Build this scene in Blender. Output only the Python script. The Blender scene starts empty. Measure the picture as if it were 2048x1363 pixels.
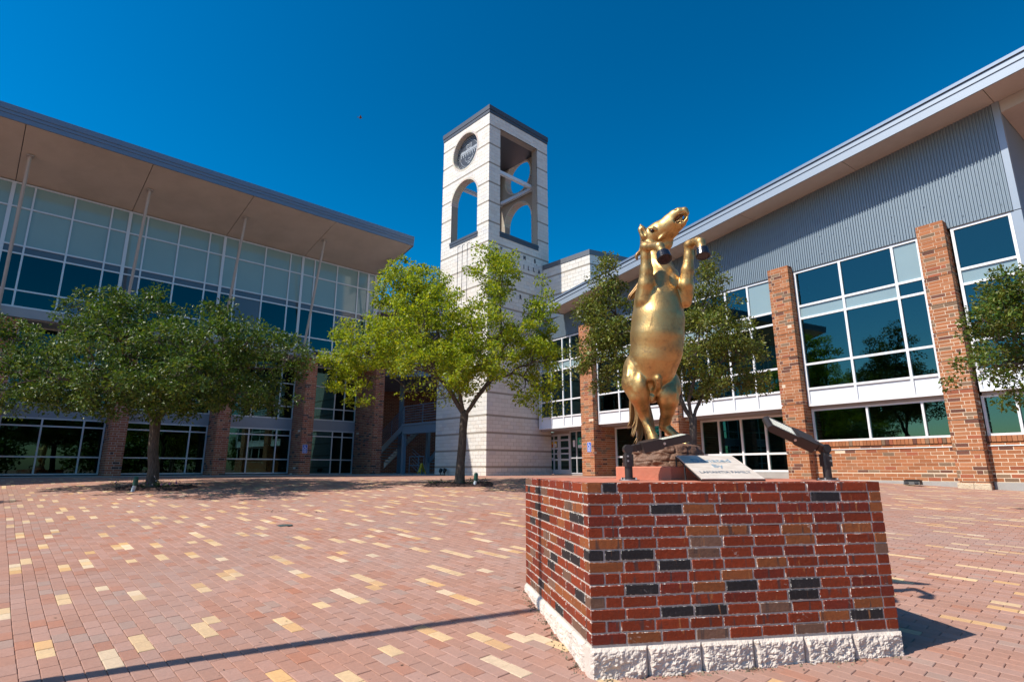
import bpy, math, random
import numpy as np
from mathutils import Vector, Matrix
random.seed(7); RNG = np.random.default_rng(11)
scene = bpy.context.scene
COL = scene.collection
rad = math.radians

# ------------------------------------------------------------------ camera, sky, sun, exposure
EYE, FPX, CU, CV = 0.40, 1121.0, 1024.0, 681.5
PITCH = math.atan((936 - CV) / FPX)
cam_d = bpy.data.cameras.new('camera'); cam = bpy.data.objects.new('camera', cam_d); COL.objects.link(cam)
cam_d.sensor_width = 36; cam_d.lens = 36 * FPX / 2048; cam_d.clip_start = .05; cam_d.clip_end = 3000
cam.location = (0, 0, EYE); cam.rotation_euler = (math.pi / 2 + PITCH, 0, 0)
scene.camera = cam
SUN_AZ, SUN_EL = 65.3, 51.2                      # heading the light travels to (clockwise from +Y), elevation
w = bpy.data.worlds.new('World'); scene.world = w; w.use_nodes = True
nt = w.node_tree; nt.nodes.clear()
sky = nt.nodes.new('ShaderNodeTexSky'); sky.sky_type = 'NISHITA'; sky.sun_disc = False
sky.sun_elevation = rad(SUN_EL); sky.sun_rotation = rad(SUN_AZ + 180); sky.altitude = 300
sky.air_density = 1.0; sky.dust_density = 1.1; sky.ozone_density = 1.0
gam = nt.nodes.new('ShaderNodeGamma'); gam.inputs['Gamma'].default_value = 1.35
hs = nt.nodes.new('ShaderNodeHueSaturation'); hs.inputs['Saturation'].default_value = 1.6; hs.inputs['Hue'].default_value = .49; hs.inputs['Value'].default_value = 1.0
bg = nt.nodes.new('ShaderNodeBackground'); bg.inputs['Strength'].default_value = 0.068
wo = nt.nodes.new('ShaderNodeOutputWorld')
nt.links.new(sky.outputs[0], gam.inputs[0]); nt.links.new(gam.outputs[0], hs.inputs['Color'])
nt.links.new(hs.outputs[0], bg.inputs['Color']); nt.links.new(bg.outputs[0], wo.inputs['Surface'])
sl = bpy.data.lights.new('sun', 'SUN'); sl.energy = 4.6; sl.angle = rad(.53); sl.color = (1, .93, .83)
sun = bpy.data.objects.new('sun', sl); COL.objects.link(sun)
a_, e_ = rad(SUN_AZ), rad(SUN_EL)
SUND = Vector((math.sin(a_) * math.cos(e_), math.cos(a_) * math.cos(e_), -math.sin(e_)))
sun.rotation_euler = SUND.to_track_quat('-Z', 'Y').to_euler(); sun.location = (-20, -10, 30)
scene.view_settings.view_transform = 'Standard'; scene.view_settings.look = 'None'
scene.view_settings.exposure = 0.43; scene.view_settings.gamma = 1; scene.view_settings.use_curve_mapping = False
scene.render.engine = 'CYCLES'
scene.cycles.max_bounces = 8; scene.cycles.transparent_max_bounces = 12; scene.cycles.sample_clamp_indirect = 6
scene.cycles.use_denoising = True

# ------------------------------------------------------------------ survey helpers: sight lines of the photograph cut with real planes
def ray(u, v):
    x, z = (u - CU) / FPX, (CV - v) / FPX
    return np.array([x, math.cos(PITCH) - z * math.sin(PITCH), math.sin(PITCH) + z * math.cos(PITCH)])
CAM = np.array([0, 0, EYE])
def at_depth(u, v, Y):
    d = ray(u, v); return CAM + d * (Y / d[1])
def on_plane(u, v, P, dr):
    d = ray(u, v); n = np.array([-dr[1], dr[0]])
    return CAM + d * (np.dot(n, np.array(P[:2])) / np.dot(n, d[:2]))
def azd(a): return np.array([math.sin(rad(a)), math.cos(rad(a))])
def ground(x, y):
    a = -.81 + .0575 * (np.asarray(y) - 3.66) + .0014 * np.asarray(x); b = .06; k = .12
    h = np.clip(.5 + .5 * (b - a) / k, 0, 1)
    return b + (a - b) * h - k * h * (1 - h)

class Frame:                                        # a facade: s along it, o outward, z up
    def __init__(s, P, u, n): s.P = np.array([P[0], P[1], 0.]); s.u = np.array([u[0], u[1], 0.]); s.n = np.array([n[0], n[1], 0.])
    def __call__(s, a, o, z): return s.P + s.u * a + s.n * o + np.array([0, 0, z])
    def s_at(s, u, v, o=0):
        p = on_plane(u, v, (s.P + s.n * o)[:2], s.u[:2]); return float(np.dot(p - s.P, s.u))
    def z_at(s, u, v, o=0): return float(on_plane(u, v, (s.P + s.n * o)[:2], s.u[:2])[2])
    def R(s):                                       # rotation of a box laid along the facade
        n = s.n if s.u[0] * s.n[1] - s.u[1] * s.n[0] > 0 else -s.n
        return Matrix(((s.u[0], n[0], 0), (s.u[1], n[1], 0), (0, 0, 1)))

# ------------------------------------------------------------------ mesh helpers
BOXF = [(0, 3, 2, 1), (4, 5, 6, 7), (0, 1, 5, 4), (1, 2, 6, 5), (2, 3, 7, 6), (3, 0, 4, 7)]
class MB:
    def __init__(s): s.v = []; s.f = []; s.t = []; s.n = 0; s.m = []
    def add(s, vs, fs, tint=(.5, .5, .5), mi=0):
        b = s.n
        s.v.extend([tuple(map(float, p)) for p in vs]); s.n += len(vs)
        for f in fs: s.f.append(tuple(i + b for i in f)); s.t.append(tint); s.m.append(mi)
    def hexa(s, p, **k): s.add(p, BOXF, **k)
    def box(s, F, s0, s1, o0, o1, z0, z1, **k):
        s.hexa([F(s0, o0, z0), F(s1, o0, z0), F(s1, o1, z0), F(s0, o1, z0), F(s0, o0, z1), F(s1, o0, z1), F(s1, o1, z1), F(s0, o1, z1)], **k)
    def wbox(s, x0, x1, y0, y1, z0, z1, **k):
        s.hexa([(x0, y0, z0), (x1, y0, z0), (x1, y1, z0), (x0, y1, z0), (x0, y0, z1), (x1, y0, z1), (x1, y1, z1), (x0, y1, z1)], **k)
    def prism(s, F, poly, o0, o1, **k):             # polygon in (s, z) pushed from o0 to o1
        n = len(poly); vs = [F(a, o0, z) for a, z in poly] + [F(a, o1, z) for a, z in poly]
        fs = [tuple(range(n)), tuple(range(2 * n - 1, n - 1, -1))] + [(i, i + n, (i + 1) % n + n, (i + 1) % n) for i in range(n)]
        s.add(vs, fs, **k)
    def quad(s, a, b, c, d, **k): s.add([a, b, c, d], [(0, 1, 2, 3)], **k)
    def tube(s, pts, rs, n=8, cap=True, flat=1.0, **k):
        pts = [np.array(p, float) for p in pts]; vs = []; fs = []; up = None
        if np.isscalar(rs): rs = [rs] * len(pts)
        for i, p in enumerate(pts):
            t = pts[min(i + 1, len(pts) - 1)] - pts[max(i - 1, 0)]; t = t / (np.linalg.norm(t) + 1e-9)
            if up is None:
                up = np.array([0, 0, 1.]) if abs(t[2]) < .9 else np.array([1., 0, 0])
            a = np.cross(t, up); a /= np.linalg.norm(a) + 1e-9; b = np.cross(a, t); up = b
            for j in range(n):
                q = 2 * math.pi * j / n; vs.append(p + (a * math.cos(q) + b * math.sin(q) * flat) * rs[i])
        for i in range(len(pts) - 1):
            for j in range(n):
                fs.append((i * n + j, i * n + (j + 1) % n, (i + 1) * n + (j + 1) % n, (i + 1) * n + j))
        if cap: fs.append(tuple(range(n - 1, -1, -1))); fs.append(tuple(range((len(pts) - 1) * n, len(pts) * n)))
        s.add(vs, fs, **k)
    def disc(s, c, ax, ay, r0, r1, n=40, th=None, **k):   # ring or disc with thickness vector th
        c, ax, ay = map(np.array, (c, ax, ay)); vs = []; fs = []
        th = np.array(th if th is not None else np.cross(ax, ay) * .005)
        for j in range(n):
            d = ax * math.cos(2 * math.pi * j / n) + ay * math.sin(2 * math.pi * j / n)
            vs += [c + d * r0, c + d * r1, c + d * r0 + th, c + d * r1 + th]
        for j in range(n):
            a, b = 4 * j, 4 * ((j + 1) % n)
            fs += [(a, a + 1, b + 1, b), (a + 2, b + 2, b + 3, a + 3), (a + 1, a + 3, b + 3, b + 1), (a, b, b + 2, a + 2)]
        s.add(vs, fs, **k)
    def build(s, name, mats, parent=None, origin=None, smooth=False, tint=True):
        if origin is None: origin = ORG.get(parent.name, (0, 0, 0)) if parent else (0, 0, 0)
        me = bpy.data.meshes.new(name)
        v = np.array(s.v, dtype=np.float64) - np.array(origin)
        me.from_pydata(v.tolist(), [], s.f)
        if not isinstance(mats, (list, tuple)): mats = [mats]
        for m in mats: me.materials.append(m)
        if len(mats) > 1: me.polygons.foreach_set('material_index', s.m)
        if tint and s.f:
            a = me.attributes.new('tint', 'FLOAT_COLOR', 'FACE')
            c = np.ones((len(s.f), 4), np.float32); c[:, :3] = np.array(s.t, np.float32)[:, :3]; a.data.foreach_set('color', c.ravel())
        if smooth: me.polygons.foreach_set('use_smooth', [True] * len(s.f))
        me.update()
        return link(name, me, parent, origin)
ORG = {}
def link(name, me, parent=None, origin=(0, 0, 0), rel=None):
    o = bpy.data.objects.new(name, me); COL.objects.link(o)
    if parent:
        o.parent = parent; po = ORG.get(parent.name, (0, 0, 0))
        o.location = tuple(np.array(origin, float) - np.array(po, float))
    else: o.location = origin
    ORG[o.name] = tuple(map(float, origin))
    return o
def tag(o, label=None, cat=None, group=None, kind=None):
    if label: o['label'] = label
    if cat: o['category'] = cat
    if group: o['group'] = group
    if kind: o['kind'] = kind
    return o
def thing(name, label, cat, loc, group=None, kind=None):
    loc = tuple(map(float, loc)); o = bpy.data.objects.new(name, None); COL.objects.link(o); o.location = loc; o.empty_display_size = .2
    ORG[o.name] = loc; return tag(o, label, cat, group, kind)
def copy_tree(o, parent=None):
    c = o.copy(); COL.objects.link(c); c.parent = parent
    if o.name in ORG: ORG[c.name] = ORG[o.name]
    for ch in list(o.children): copy_tree(ch, c)
    return c
def chamfer_box(hx, hy, hz, c):
    vs = []; fs = []; idx = {}
    for sx in (-1, 1):
        for sy in (-1, 1):
            for sz in (-1, 1):
                for ax in range(3):
                    p = [sx * (hx - (c if ax != 0 else 0)), sy * (hy - (c if ax != 1 else 0)), sz * (hz - (c if ax != 2 else 0))]
                    idx[(sx, sy, sz, ax)] = len(vs); vs.append(p)
    def face(ax, sg):
        o = [a for a in range(3) if a != ax]; r = []
        for a, b in ((-1, -1), (1, -1), (1, 1), (-1, 1)):
            k = [0, 0, 0]; k[ax] = sg; k[o[0]] = a; k[o[1]] = b; r.append(idx[(*k, ax)])
        return r
    for ax in range(3):
        for sg in (-1, 1):
            fs.append(face(ax, sg))
    for ax in range(3):                              # edge chamfers along axis ax
        o = [a for a in range(3) if a != ax]
        for a in (-1, 1):
            for b in (-1, 1):
                q = []
                for e, fa in ((-1, o[0]), (1, o[0]), (1, o[1]), (-1, o[1])):
                    k = [0, 0, 0]; k[ax] = e; k[o[0]] = a; k[o[1]] = b; q.append(idx[(*k, fa)])
                fs.append(q)
    for sx in (-1, 1):
        for sy in (-1, 1):
            for sz in (-1, 1): fs.append([idx[(sx, sy, sz, a)] for a in range(3)])
    V = np.array(vs); out = []
    for f in fs:                                     # outward winding
        p = V[f]; n = np.cross(p[1] - p[0], p[2] - p[0]); out.append(f if np.dot(n, p.mean(0)) > 0 else f[::-1])
    return vs, out

# ------------------------------------------------------------------ materials
def new_mat(name):
    m = bpy.data.materials.new(name); m.use_nodes = True; t = m.node_tree
    return m, t, t.nodes['Principled BSDF'], t.nodes['Material Output']
def N(t, typ, **k):
    n = t.nodes.new(typ)
    for a, b in k.items():
        if a in ('blend_type', 'data_type', 'operation', 'attribute_name', 'attribute_type', 'feature', 'noise_dimensions', 'mode', 'distance', 'wave_type', 'bands_direction'): setattr(n, a, b)
        else: n.inputs[a].default_value = b
    return n
def mixc(t, fac, a, b, bt='MIX'):
    n = t.nodes.new('ShaderNodeMix'); n.data_type = 'RGBA'; n.blend_type = bt
    for i, x in ((0, fac), (6, a), (7, b)):
        if hasattr(x, 'is_linked') or isinstance(x, bpy.types.NodeSocket): t.links.new(x, n.inputs[i])
        else: n.inputs[i].default_value = x if i == 0 else (*x, 1) if len(x) == 3 else x
    return n.outputs[2]
def mathn(t, op, a, b=0.0):
    n = t.nodes.new('ShaderNodeMath'); n.operation = op
    for i, x in ((0, a), (1, b)):
        if isinstance(x, bpy.types.NodeSocket): t.links.new(x, n.inputs[i])
        else: n.inputs[i].default_value = x
    return n.outputs[0]
def ramp(t, x, pts):
    n = t.nodes.new('ShaderNodeValToRGB'); e = n.color_ramp.elements
    while len(e) < len(pts): e.new(.5)
    for el, (p, c) in zip(e, pts):
        el.position = p; el.color = (c, c, c, 1) if np.isscalar(c) else (*c, 1)
    t.links.new(x, n.inputs[0]); return n.outputs[0]
def coords(t, kind='Object', scale=None):
    n = t.nodes.new('ShaderNodeTexCoord')
    if scale is None: return n.outputs[kind]
    m = t.nodes.new('ShaderNodeMapping'); m.inputs['Scale'].default_value = scale if not np.isscalar(scale) else (scale,) * 3
    t.links.new(n.outputs[kind], m.inputs[0]); return m.outputs[0]
def noise_n(t, co, scale, detail=4, rough=.55):
    n = N(t, 'ShaderNodeTexNoise', Scale=scale, Detail=detail, Roughness=rough); t.links.new(co, n.inputs['Vector']); return n.outputs['Fac']
def bump(t, bsdf, h, strength=.3, dist=.01):
    n = N(t, 'ShaderNodeBump', Strength=strength, Distance=dist); t.links.new(h, n.inputs['Height']); t.links.new(n.outputs[0], bsdf.inputs['Normal'])
def geo_pos(t):
    return t.nodes.new('ShaderNodeNewGeometry').outputs['Position']

def plain(name, col, rough=.5, metal=0., var=.12, scale=6., bmp=0., bscale=60., spec=.5, stain=0.):
    m, t, b, o = new_mat(name); co = geo_pos(t)
    n = noise_n(t, co, scale, 5)
    c = mixc(t, n, [x * (1 - var) for x in col], [min(1, x * (1 + var)) for x in col])
    if stain:
        n2 = ramp(t, noise_n(t, co, scale * .35, 6, .7), [(.45, 0.), (.75, 1.)])
        c = mixc(t, mathn(t, 'MULTIPLY', n2, stain), c, [x * .55 for x in col])
    t.links.new(c, b.inputs['Base Color']); b.inputs['Roughness'].default_value = rough; b.inputs['Metallic'].default_value = metal
    b.inputs['Specular IOR Level'].default_value = spec
    if bmp: bump(t, b, noise_n(t, co, bscale, 5), bmp, .01)
    return m
def masonry(name, source, rough=.8, fine=.25, streak=0., edge=0., bmp=.35, spk=.22, soil=0.):
    """kiln-coloured pieces: base colour from the object (source 'object') or from the face tint"""
    m, t, b, o = new_mat(name)
    if source == 'object': col = t.nodes.new('ShaderNodeObjectInfo').outputs['Color']
    else: col = N(t, 'ShaderNodeAttribute', attribute_name='tint').outputs['Color']
    co = geo_pos(t)
    n1 = noise_n(t, co, 38, 6, .65)
    c = mixc(t, mathn(t, 'MULTIPLY', ramp(t, n1, [(.35, 0.), (.7, 1.)]), fine), col, mixc(t, .6, col, (.02, .015, .012)))
    n2 = noise_n(t, co, 140, 3, .6)
    c = mixc(t, mathn(t, 'MULTIPLY', ramp(t, n2, [(.55, 0.), (.75, 1.)]), spk), c, (.45, .36, .30))
    if soil:                                            # foot traffic, dust and old stains wider than one piece
        s1 = ramp(t, noise_n(t, co, .55, 6, .68), [(.36, 0.), (.66, 1.)]); c = mixc(t, mathn(t, 'MULTIPLY', s1, soil), c, mixc(t, .55, c, (.30, .22, .19)))
        s2 = ramp(t, noise_n(t, co, 2.6, 7, .75), [(.60, 0.), (.72, 1.)]); c = mixc(t, mathn(t, 'MULTIPLY', s2, soil * .55), c, mixc(t, .5, c, (.12, .085, .075)))
        s3 = ramp(t, noise_n(t, co, 13., 3, .6), [(.71, 0.), (.75, 1.)]); c = mixc(t, mathn(t, 'MULTIPLY', s3, soil * .7), c, (.10, .08, .07))
    if streak:
        oc = coords(t, 'Object'); mp = t.nodes.new('ShaderNodeMapping'); mp.inputs['Scale'].default_value = (22, 22, 3)
        oi = t.nodes.new('ShaderNodeObjectInfo'); cb = t.nodes.new('ShaderNodeCombineXYZ')
        t.links.new(mathn(t, 'MULTIPLY', oi.outputs['Random'], 57.), cb.inputs[0]); t.links.new(mathn(t, 'MULTIPLY', oi.outputs['Random'], 23.), cb.inputs[2])
        t.links.new(cb.outputs[0], mp.inputs['Location']); t.links.new(oc, mp.inputs[0])
        ns = ramp(t, noise_n(t, mp.outputs[0], 1., 3), [(.60, 0.), (.66, 1.)])
        c = mixc(t, mathn(t, 'MULTIPLY', ns, streak), c, (.05, .045, .045))
        ns2 = ramp(t, noise_n(t, mp.outputs[0], .8, 4, .7), [(.30, 1.), (.36, 0.)])
        c = mixc(t, mathn(t, 'MULTIPLY', ns2, streak * .9), c, (.40, .17, .06))
        # mortar smeared on the arrises and in patches
        g = coords(t, 'Generated'); sx = t.nodes.new('ShaderNodeSeparateXYZ'); t.links.new(g, sx.inputs[0])
        ex = mathn(t, 'ABSOLUTE', mathn(t, 'SUBTRACT', sx.outputs[0], .5)); ez = mathn(t, 'ABSOLUTE', mathn(t, 'SUBTRACT', sx.outputs[2], .5))
        ey = mathn(t, 'ABSOLUTE', mathn(t, 'SUBTRACT', sx.outputs[1], .5)); ex = mathn(t, 'ADD', mathn(t, 'MULTIPLY', mathn(t, 'SUBTRACT', ex, .5), 3.3), .5); ey = mathn(t, 'ADD', mathn(t, 'MULTIPLY', mathn(t, 'SUBTRACT', ey, .5), 1.6), .5)
        e = mathn(t, 'MAXIMUM', mathn(t, 'MINIMUM', ex, ez), mathn(t, 'MINIMUM', mathn(t, 'MAXIMUM', ex, ez), ey))
        nn = noise_n(t, co, 55, 5, .7)
        em = ramp(t, mathn(t, 'ADD', e, mathn(t, 'MULTIPLY', mathn(t, 'SUBTRACT', nn, .5), .35)), [(.445, 0.), (.485, 1.)])
        c = mixc(t, mathn(t, 'MULTIPLY', em, edge), c, (.70, .65, .58))
        mp2 = t.nodes.new('ShaderNodeMapping'); mp2.inputs['Scale'].default_value = (9, 9, 16); t.links.new(cb.outputs[0], mp2.inputs['Location']); t.links.new(oc, mp2.inputs[0])
        sm = ramp(t, noise_n(t, mp2.outputs[0], 1., 6, .7), [(.665, 0.), (.72, 1.)])
        c = mixc(t, mathn(t, 'MULTIPLY', sm, .62), c, (.55, .48, .42))
    t.links.new(c, b.inputs['Base Color']); b.inputs['Roughness'].default_value = rough; b.inputs['Specular IOR Level'].default_value = .22
    h = mathn(t, 'ADD', n1, mathn(t, 'MULTIPLY', n2, .5)); bump(t, b, h, bmp, .006)
    return m
def glass_mat(name, tint, refl=.16, rough=.0, wav=.0):
    m, t, b, o = new_mat(name); t.nodes.remove(b)
    tr = N(t, 'ShaderNodeBsdfTransparent', Color=(*tint, 1)); gl = N(t, 'ShaderNodeBsdfGlossy', Color=(.42, .84, .82, 1), Roughness=rough)
    fr = N(t, 'ShaderNodeFresnel', IOR=1.5); f = mathn(t, 'ADD', mathn(t, 'MULTIPLY', fr.outputs[0], 1.2), refl - .04)
    mx = t.nodes.new('ShaderNodeMixShader'); t.links.new(f, mx.inputs[0]); t.links.new(tr.outputs[0], mx.inputs[1]); t.links.new(gl.outputs[0], mx.inputs[2])
    oi = t.nodes.new('ShaderNodeObjectInfo'); va = t.nodes.new('ShaderNodeVectorMath'); va.operation = 'ADD'; cb = t.nodes.new('ShaderNodeCombineXYZ')
    t.links.new(mathn(t, 'MULTIPLY', oi.outputs['Random'], 90.), cb.inputs[0]); t.links.new(geo_pos(t), va.inputs[0]); t.links.new(cb.outputs[0], va.inputs[1])
    n = N(t, 'ShaderNodeBump', Strength=.035, Distance=.03); t.links.new(noise_n(t, va.outputs[0], .8, 1), n.inputs['Height'])
    t.links.new(n.outputs[0], gl.inputs['Normal']); t.links.new(mx.outputs[0], o.inputs['Surface']); return m
def shaded_glass(name, col, refl=.3):                # glass with a pale blind or frosting right behind it
    m, t, b, o = new_mat(name)
    n = noise_n(t, geo_pos(t), .7, 3)
    t.links.new(mixc(t, n, [x * .88 for x in col], [x * 1.1 for x in col]), b.inputs['Base Color'])
    b.inputs['Roughness'].default_value = .08; b.inputs['Specular IOR Level'].default_value = refl; return m

M = {}
M['brick_obj'] = masonry('pedestal brick', 'object', .62, .45, .7, .95, .6, .08)
M['mortar_left'] = plain('warm mortar', (.62, .53, .45), .95, var=.15, scale=30)
M['brick_face'] = masonry('brick', 'tint', .85, .3, bmp=.25)
M['brick_one'] = masonry('single brick', 'object', .85, .3, bmp=.25)
M['paver'] = masonry('paver', 'object', .82, .28, bmp=.35, soil=.85)
M['paver_face'] = masonry('paver field', 'tint', .82, .28, bmp=.35, soil=.85)
M['block_face'] = masonry('white block', 'tint', .85, .08, bmp=.2)
M['block_one'] = masonry('single white block', 'object', .85, .08, bmp=.2)
M['mortar'] = plain('mortar', (.52, .46, .40), .95, var=.2, scale=30, bmp=.4, bscale=160)
M['mortar_tan'] = plain('tan mortar', (.66, .54, .40), .95, var=.15, scale=30, bmp=.3)
M['mortar_white'] = plain('light joint', (.34, .30, .25), .95, var=.15, scale=20)
M['split'] = plain('split faced block', (.64, .555, .475), .95, var=.18, scale=14, bmp=.7, bscale=70, stain=.35)
M['cap'] = plain('red concrete cap', (.50, .17, .10), .8, var=.18, scale=7, bmp=.25, bscale=45, stain=.3)
M['alu'] = plain('pale aluminium', (.62, .64, .67), .38, .35, var=.04)
M['alu_white'] = plain('white aluminium', (.78, .79, .80), .4, .1, var=.03)
M['bronze'] = plain('weathered bronze frame', (.34, .28, .25), .5, .2, var=.08)
M['soffit'] = plain('soffit board', (.47, .435, .395), .9, var=.11, scale=1.2, stain=.4, bmp=.05)
M['fascia'] = plain('blue grey metal', (.17, .22, .29), .42, .35, var=.04, scale=2)
M['fascia_light'] = plain('light blue metal', (.27, .325, .385), .45, .2, var=.03, scale=2)
M['siding'] = plain('corrugated metal', (.185, .24, .285), .5, .2, var=.04, scale=3)
M['grey_panel'] = plain('grey metal panel', (.30, .32, .35), .5, .2, var=.05, scale=3)
M['white_panel'] = plain('white panel', (.72, .76, .79), .35, .0, var=.03)
M['steel_blue'] = plain('blue grey painted steel', (.17, .23, .30), .45, .1, var=.08)
M['dark_cap'] = plain('charcoal metal cap', (.085, .092, .105), .45, .3, var=.06)
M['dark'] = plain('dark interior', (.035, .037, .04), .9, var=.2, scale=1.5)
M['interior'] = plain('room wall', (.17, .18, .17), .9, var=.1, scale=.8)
M['concrete'] = plain('concrete', (.36, .35, .33), .9, var=.12, scale=5, bmp=.3, stain=.25)
M['strut'] = plain('strut paint', (.40, .37, .35), .5, .1, var=.06)
M['bronze_dark'] = plain('dark bronze casting', (.030, .024, .023), .42, .1, var=.1, scale=30)
M['galv'] = plain('zinc plated steel', (.55, .55, .55), .35, .9, var=.1, scale=40)
M['black'] = plain('black plastic', (.012, .012, .013), .45, var=.1)
M['hoof'] = plain('glossy black paint', (.010, .011, .016), .22, var=.3, scale=30, bmp=.15, bscale=50)
M['green_lamp'] = plain('green lamp cap', (.01, .075, .05), .4, var=.15)
M['pale_plastic'] = plain('pale plastic', (.55, .62, .66), .4, var=.05)
M['yellow'] = plain('yellow plastic', (.62, .45, .02), .4, var=.06)
M['mulch'] = plain('dark mulch', (.045, .022, .018), .95, var=.5, scale=40, bmp=1., bscale=60)
M['sign_blue'] = plain('sign blue', (.01, .09, .50), .4, var=.03)
M['sign_white'] = plain('sign white', (.80, .80, .80), .45, var=.02)
M['sign_yellow'] = plain('notice yellow', (.75, .45, .02), .5, var=.03)
M['sign_green'] = plain('poster green', (.02, .36, .20), .5, var=.05)
M['letter'] = plain('dark metal letter', (.045, .05, .058), .5, .3, var=.05)
M['cap_grey'] = plain('grey metal cap', (.15, .16, .175), .45, .3, var=.06)
M['emblem'] = plain('pale emblem paint', (.33, .365, .40), .5, var=.1)
M['seal'] = plain('slate blue disc', (.036, .045, .062), .5, .1, var=.06)
M['glass'] = glass_mat('teal glass', (.14, .36, .35), .10)
M['glass_dark'] = glass_mat('dark mirror glass', (.10, .22, .22), .07)
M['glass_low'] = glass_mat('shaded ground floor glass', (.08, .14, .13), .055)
M['shade_glass'] = shaded_glass('blind behind glass', (.22, .35, .355), .85)
M['frost_glass'] = shaded_glass('frosted glass', (.24, .33, .35), .6)
M['grey_glass'] = shaded_glass('grey spandrel glass', (.085, .10, .12), .8)
M['plaque'] = None
# ================================================================== frames surveyed from the photograph
UL = azd(46.5); NL = np.array([UL[1], -UL[0]])                     # left wing facade
FL = Frame(at_depth(600, 948, 30), UL, NL)
UR = azd(-36.12); NR = np.array([-UR[1], UR[0]]); NR = -NR if NR[1] > 0 else NR
FR = Frame(at_depth(1952, 975, 15.2), UR, NR)                      # right wing facade
UT = azd(46.5 - 90)
_tc = at_depth(972, 951, 28)
FTR = Frame(_tc, UL, NL)                                           # tower, right (shaded) face
FTL = Frame(_tc, UT, -UL)                                          # tower, left (sunlit) face
# pedestal corners
PN = np.array([.474, 3.663]); PR_ = PN + azd(80.0) * 2.117
PW = float(np.linalg.norm(PR_ - PN)); pu = (PR_ - PN) / PW
pn = np.array([pu[1], -pu[0]])                                     # outward normal of the front
PD = 1.972; PL = PN - pn * PD; PQ = PN + pu * PW - pn * PD
PTOP = EYE - .09; PB = PTOP - .948                                 # top of the brickwork, underside of the brickwork
FP = Frame(PN, pu, pn)                                             # front face
FPL = Frame(PN, -pn, -pu)                                          # left face

# ================================================================== plaza: falls towards the pedestal, level along the buildings
plaza = None
def ground_sheet():
    xs = np.concatenate([np.linspace(-600, -60, 7)[:-1], np.linspace(-60, 60, 81), np.linspace(60, 600, 7)[1:]])
    ys = np.concatenate([np.linspace(-400, -20, 6)[:-1], np.linspace(-20, 60, 81), np.linspace(60, 700, 8)[1:]])
    X, Y = np.meshgrid(xs, ys); Z = ground(X, np.clip(Y, -8, 60)) - .010
    v = np.stack([X, Y, Z], -1).reshape(-1, 3); nx = len(xs)
    f = [(j * nx + i, j * nx + i + 1, (j + 1) * nx + i + 1, (j + 1) * nx + i) for j in range(len(ys) - 1) for i in range(nx - 1)]
    me = bpy.data.meshes.new('plaza'); me.from_pydata(v.tolist(), [], f); me.polygons.foreach_set('use_smooth', [True] * len(f)); return me
def plaza_mat():
    m, t, b, o = new_mat('brick paving in the distance'); co = geo_pos(t)
    mp = t.nodes.new('ShaderNodeMapping'); mp.inputs['Rotation'].default_value = (0, 0, rad(-(90 + 42.2))); t.links.new(co, mp.inputs[0])
    br = N(t, 'ShaderNodeTexBrick', Scale=1.0); br.inputs['Brick Width'].default_value = .2; br.inputs['Row Height'].default_value = .1
    br.inputs['Mortar Size'].default_value = .003; br.inputs['Color1'].default_value = (.385, .20, .142, 1); br.inputs['Color2'].default_value = (.36, .175, .12, 1)
    br.inputs['Mortar'].default_value = (.25, .17, .13, 1); t.links.new(mp.outputs[0], br.inputs['Vector'])
    n = noise_n(t, co, .6, 5); c = mixc(t, n, br.outputs[0], mixc(t, .35, br.outputs[0], (.20, .12, .10)))
    t.links.new(c, b.inputs['Base Color']); b.inputs['Roughness'].default_value = .9; return m
M['plaza'] = plaza_mat()
M['sand'] = plain('jointing sand', (.16, .12, .10), .95, var=.3, scale=25)
gm = ground_sheet(); gm.materials.append(M['plaza'])
plaza = tag(link('plaza', gm), 'red and tan brick paved plaza rising gently towards the buildings', kind='structure')

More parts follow.
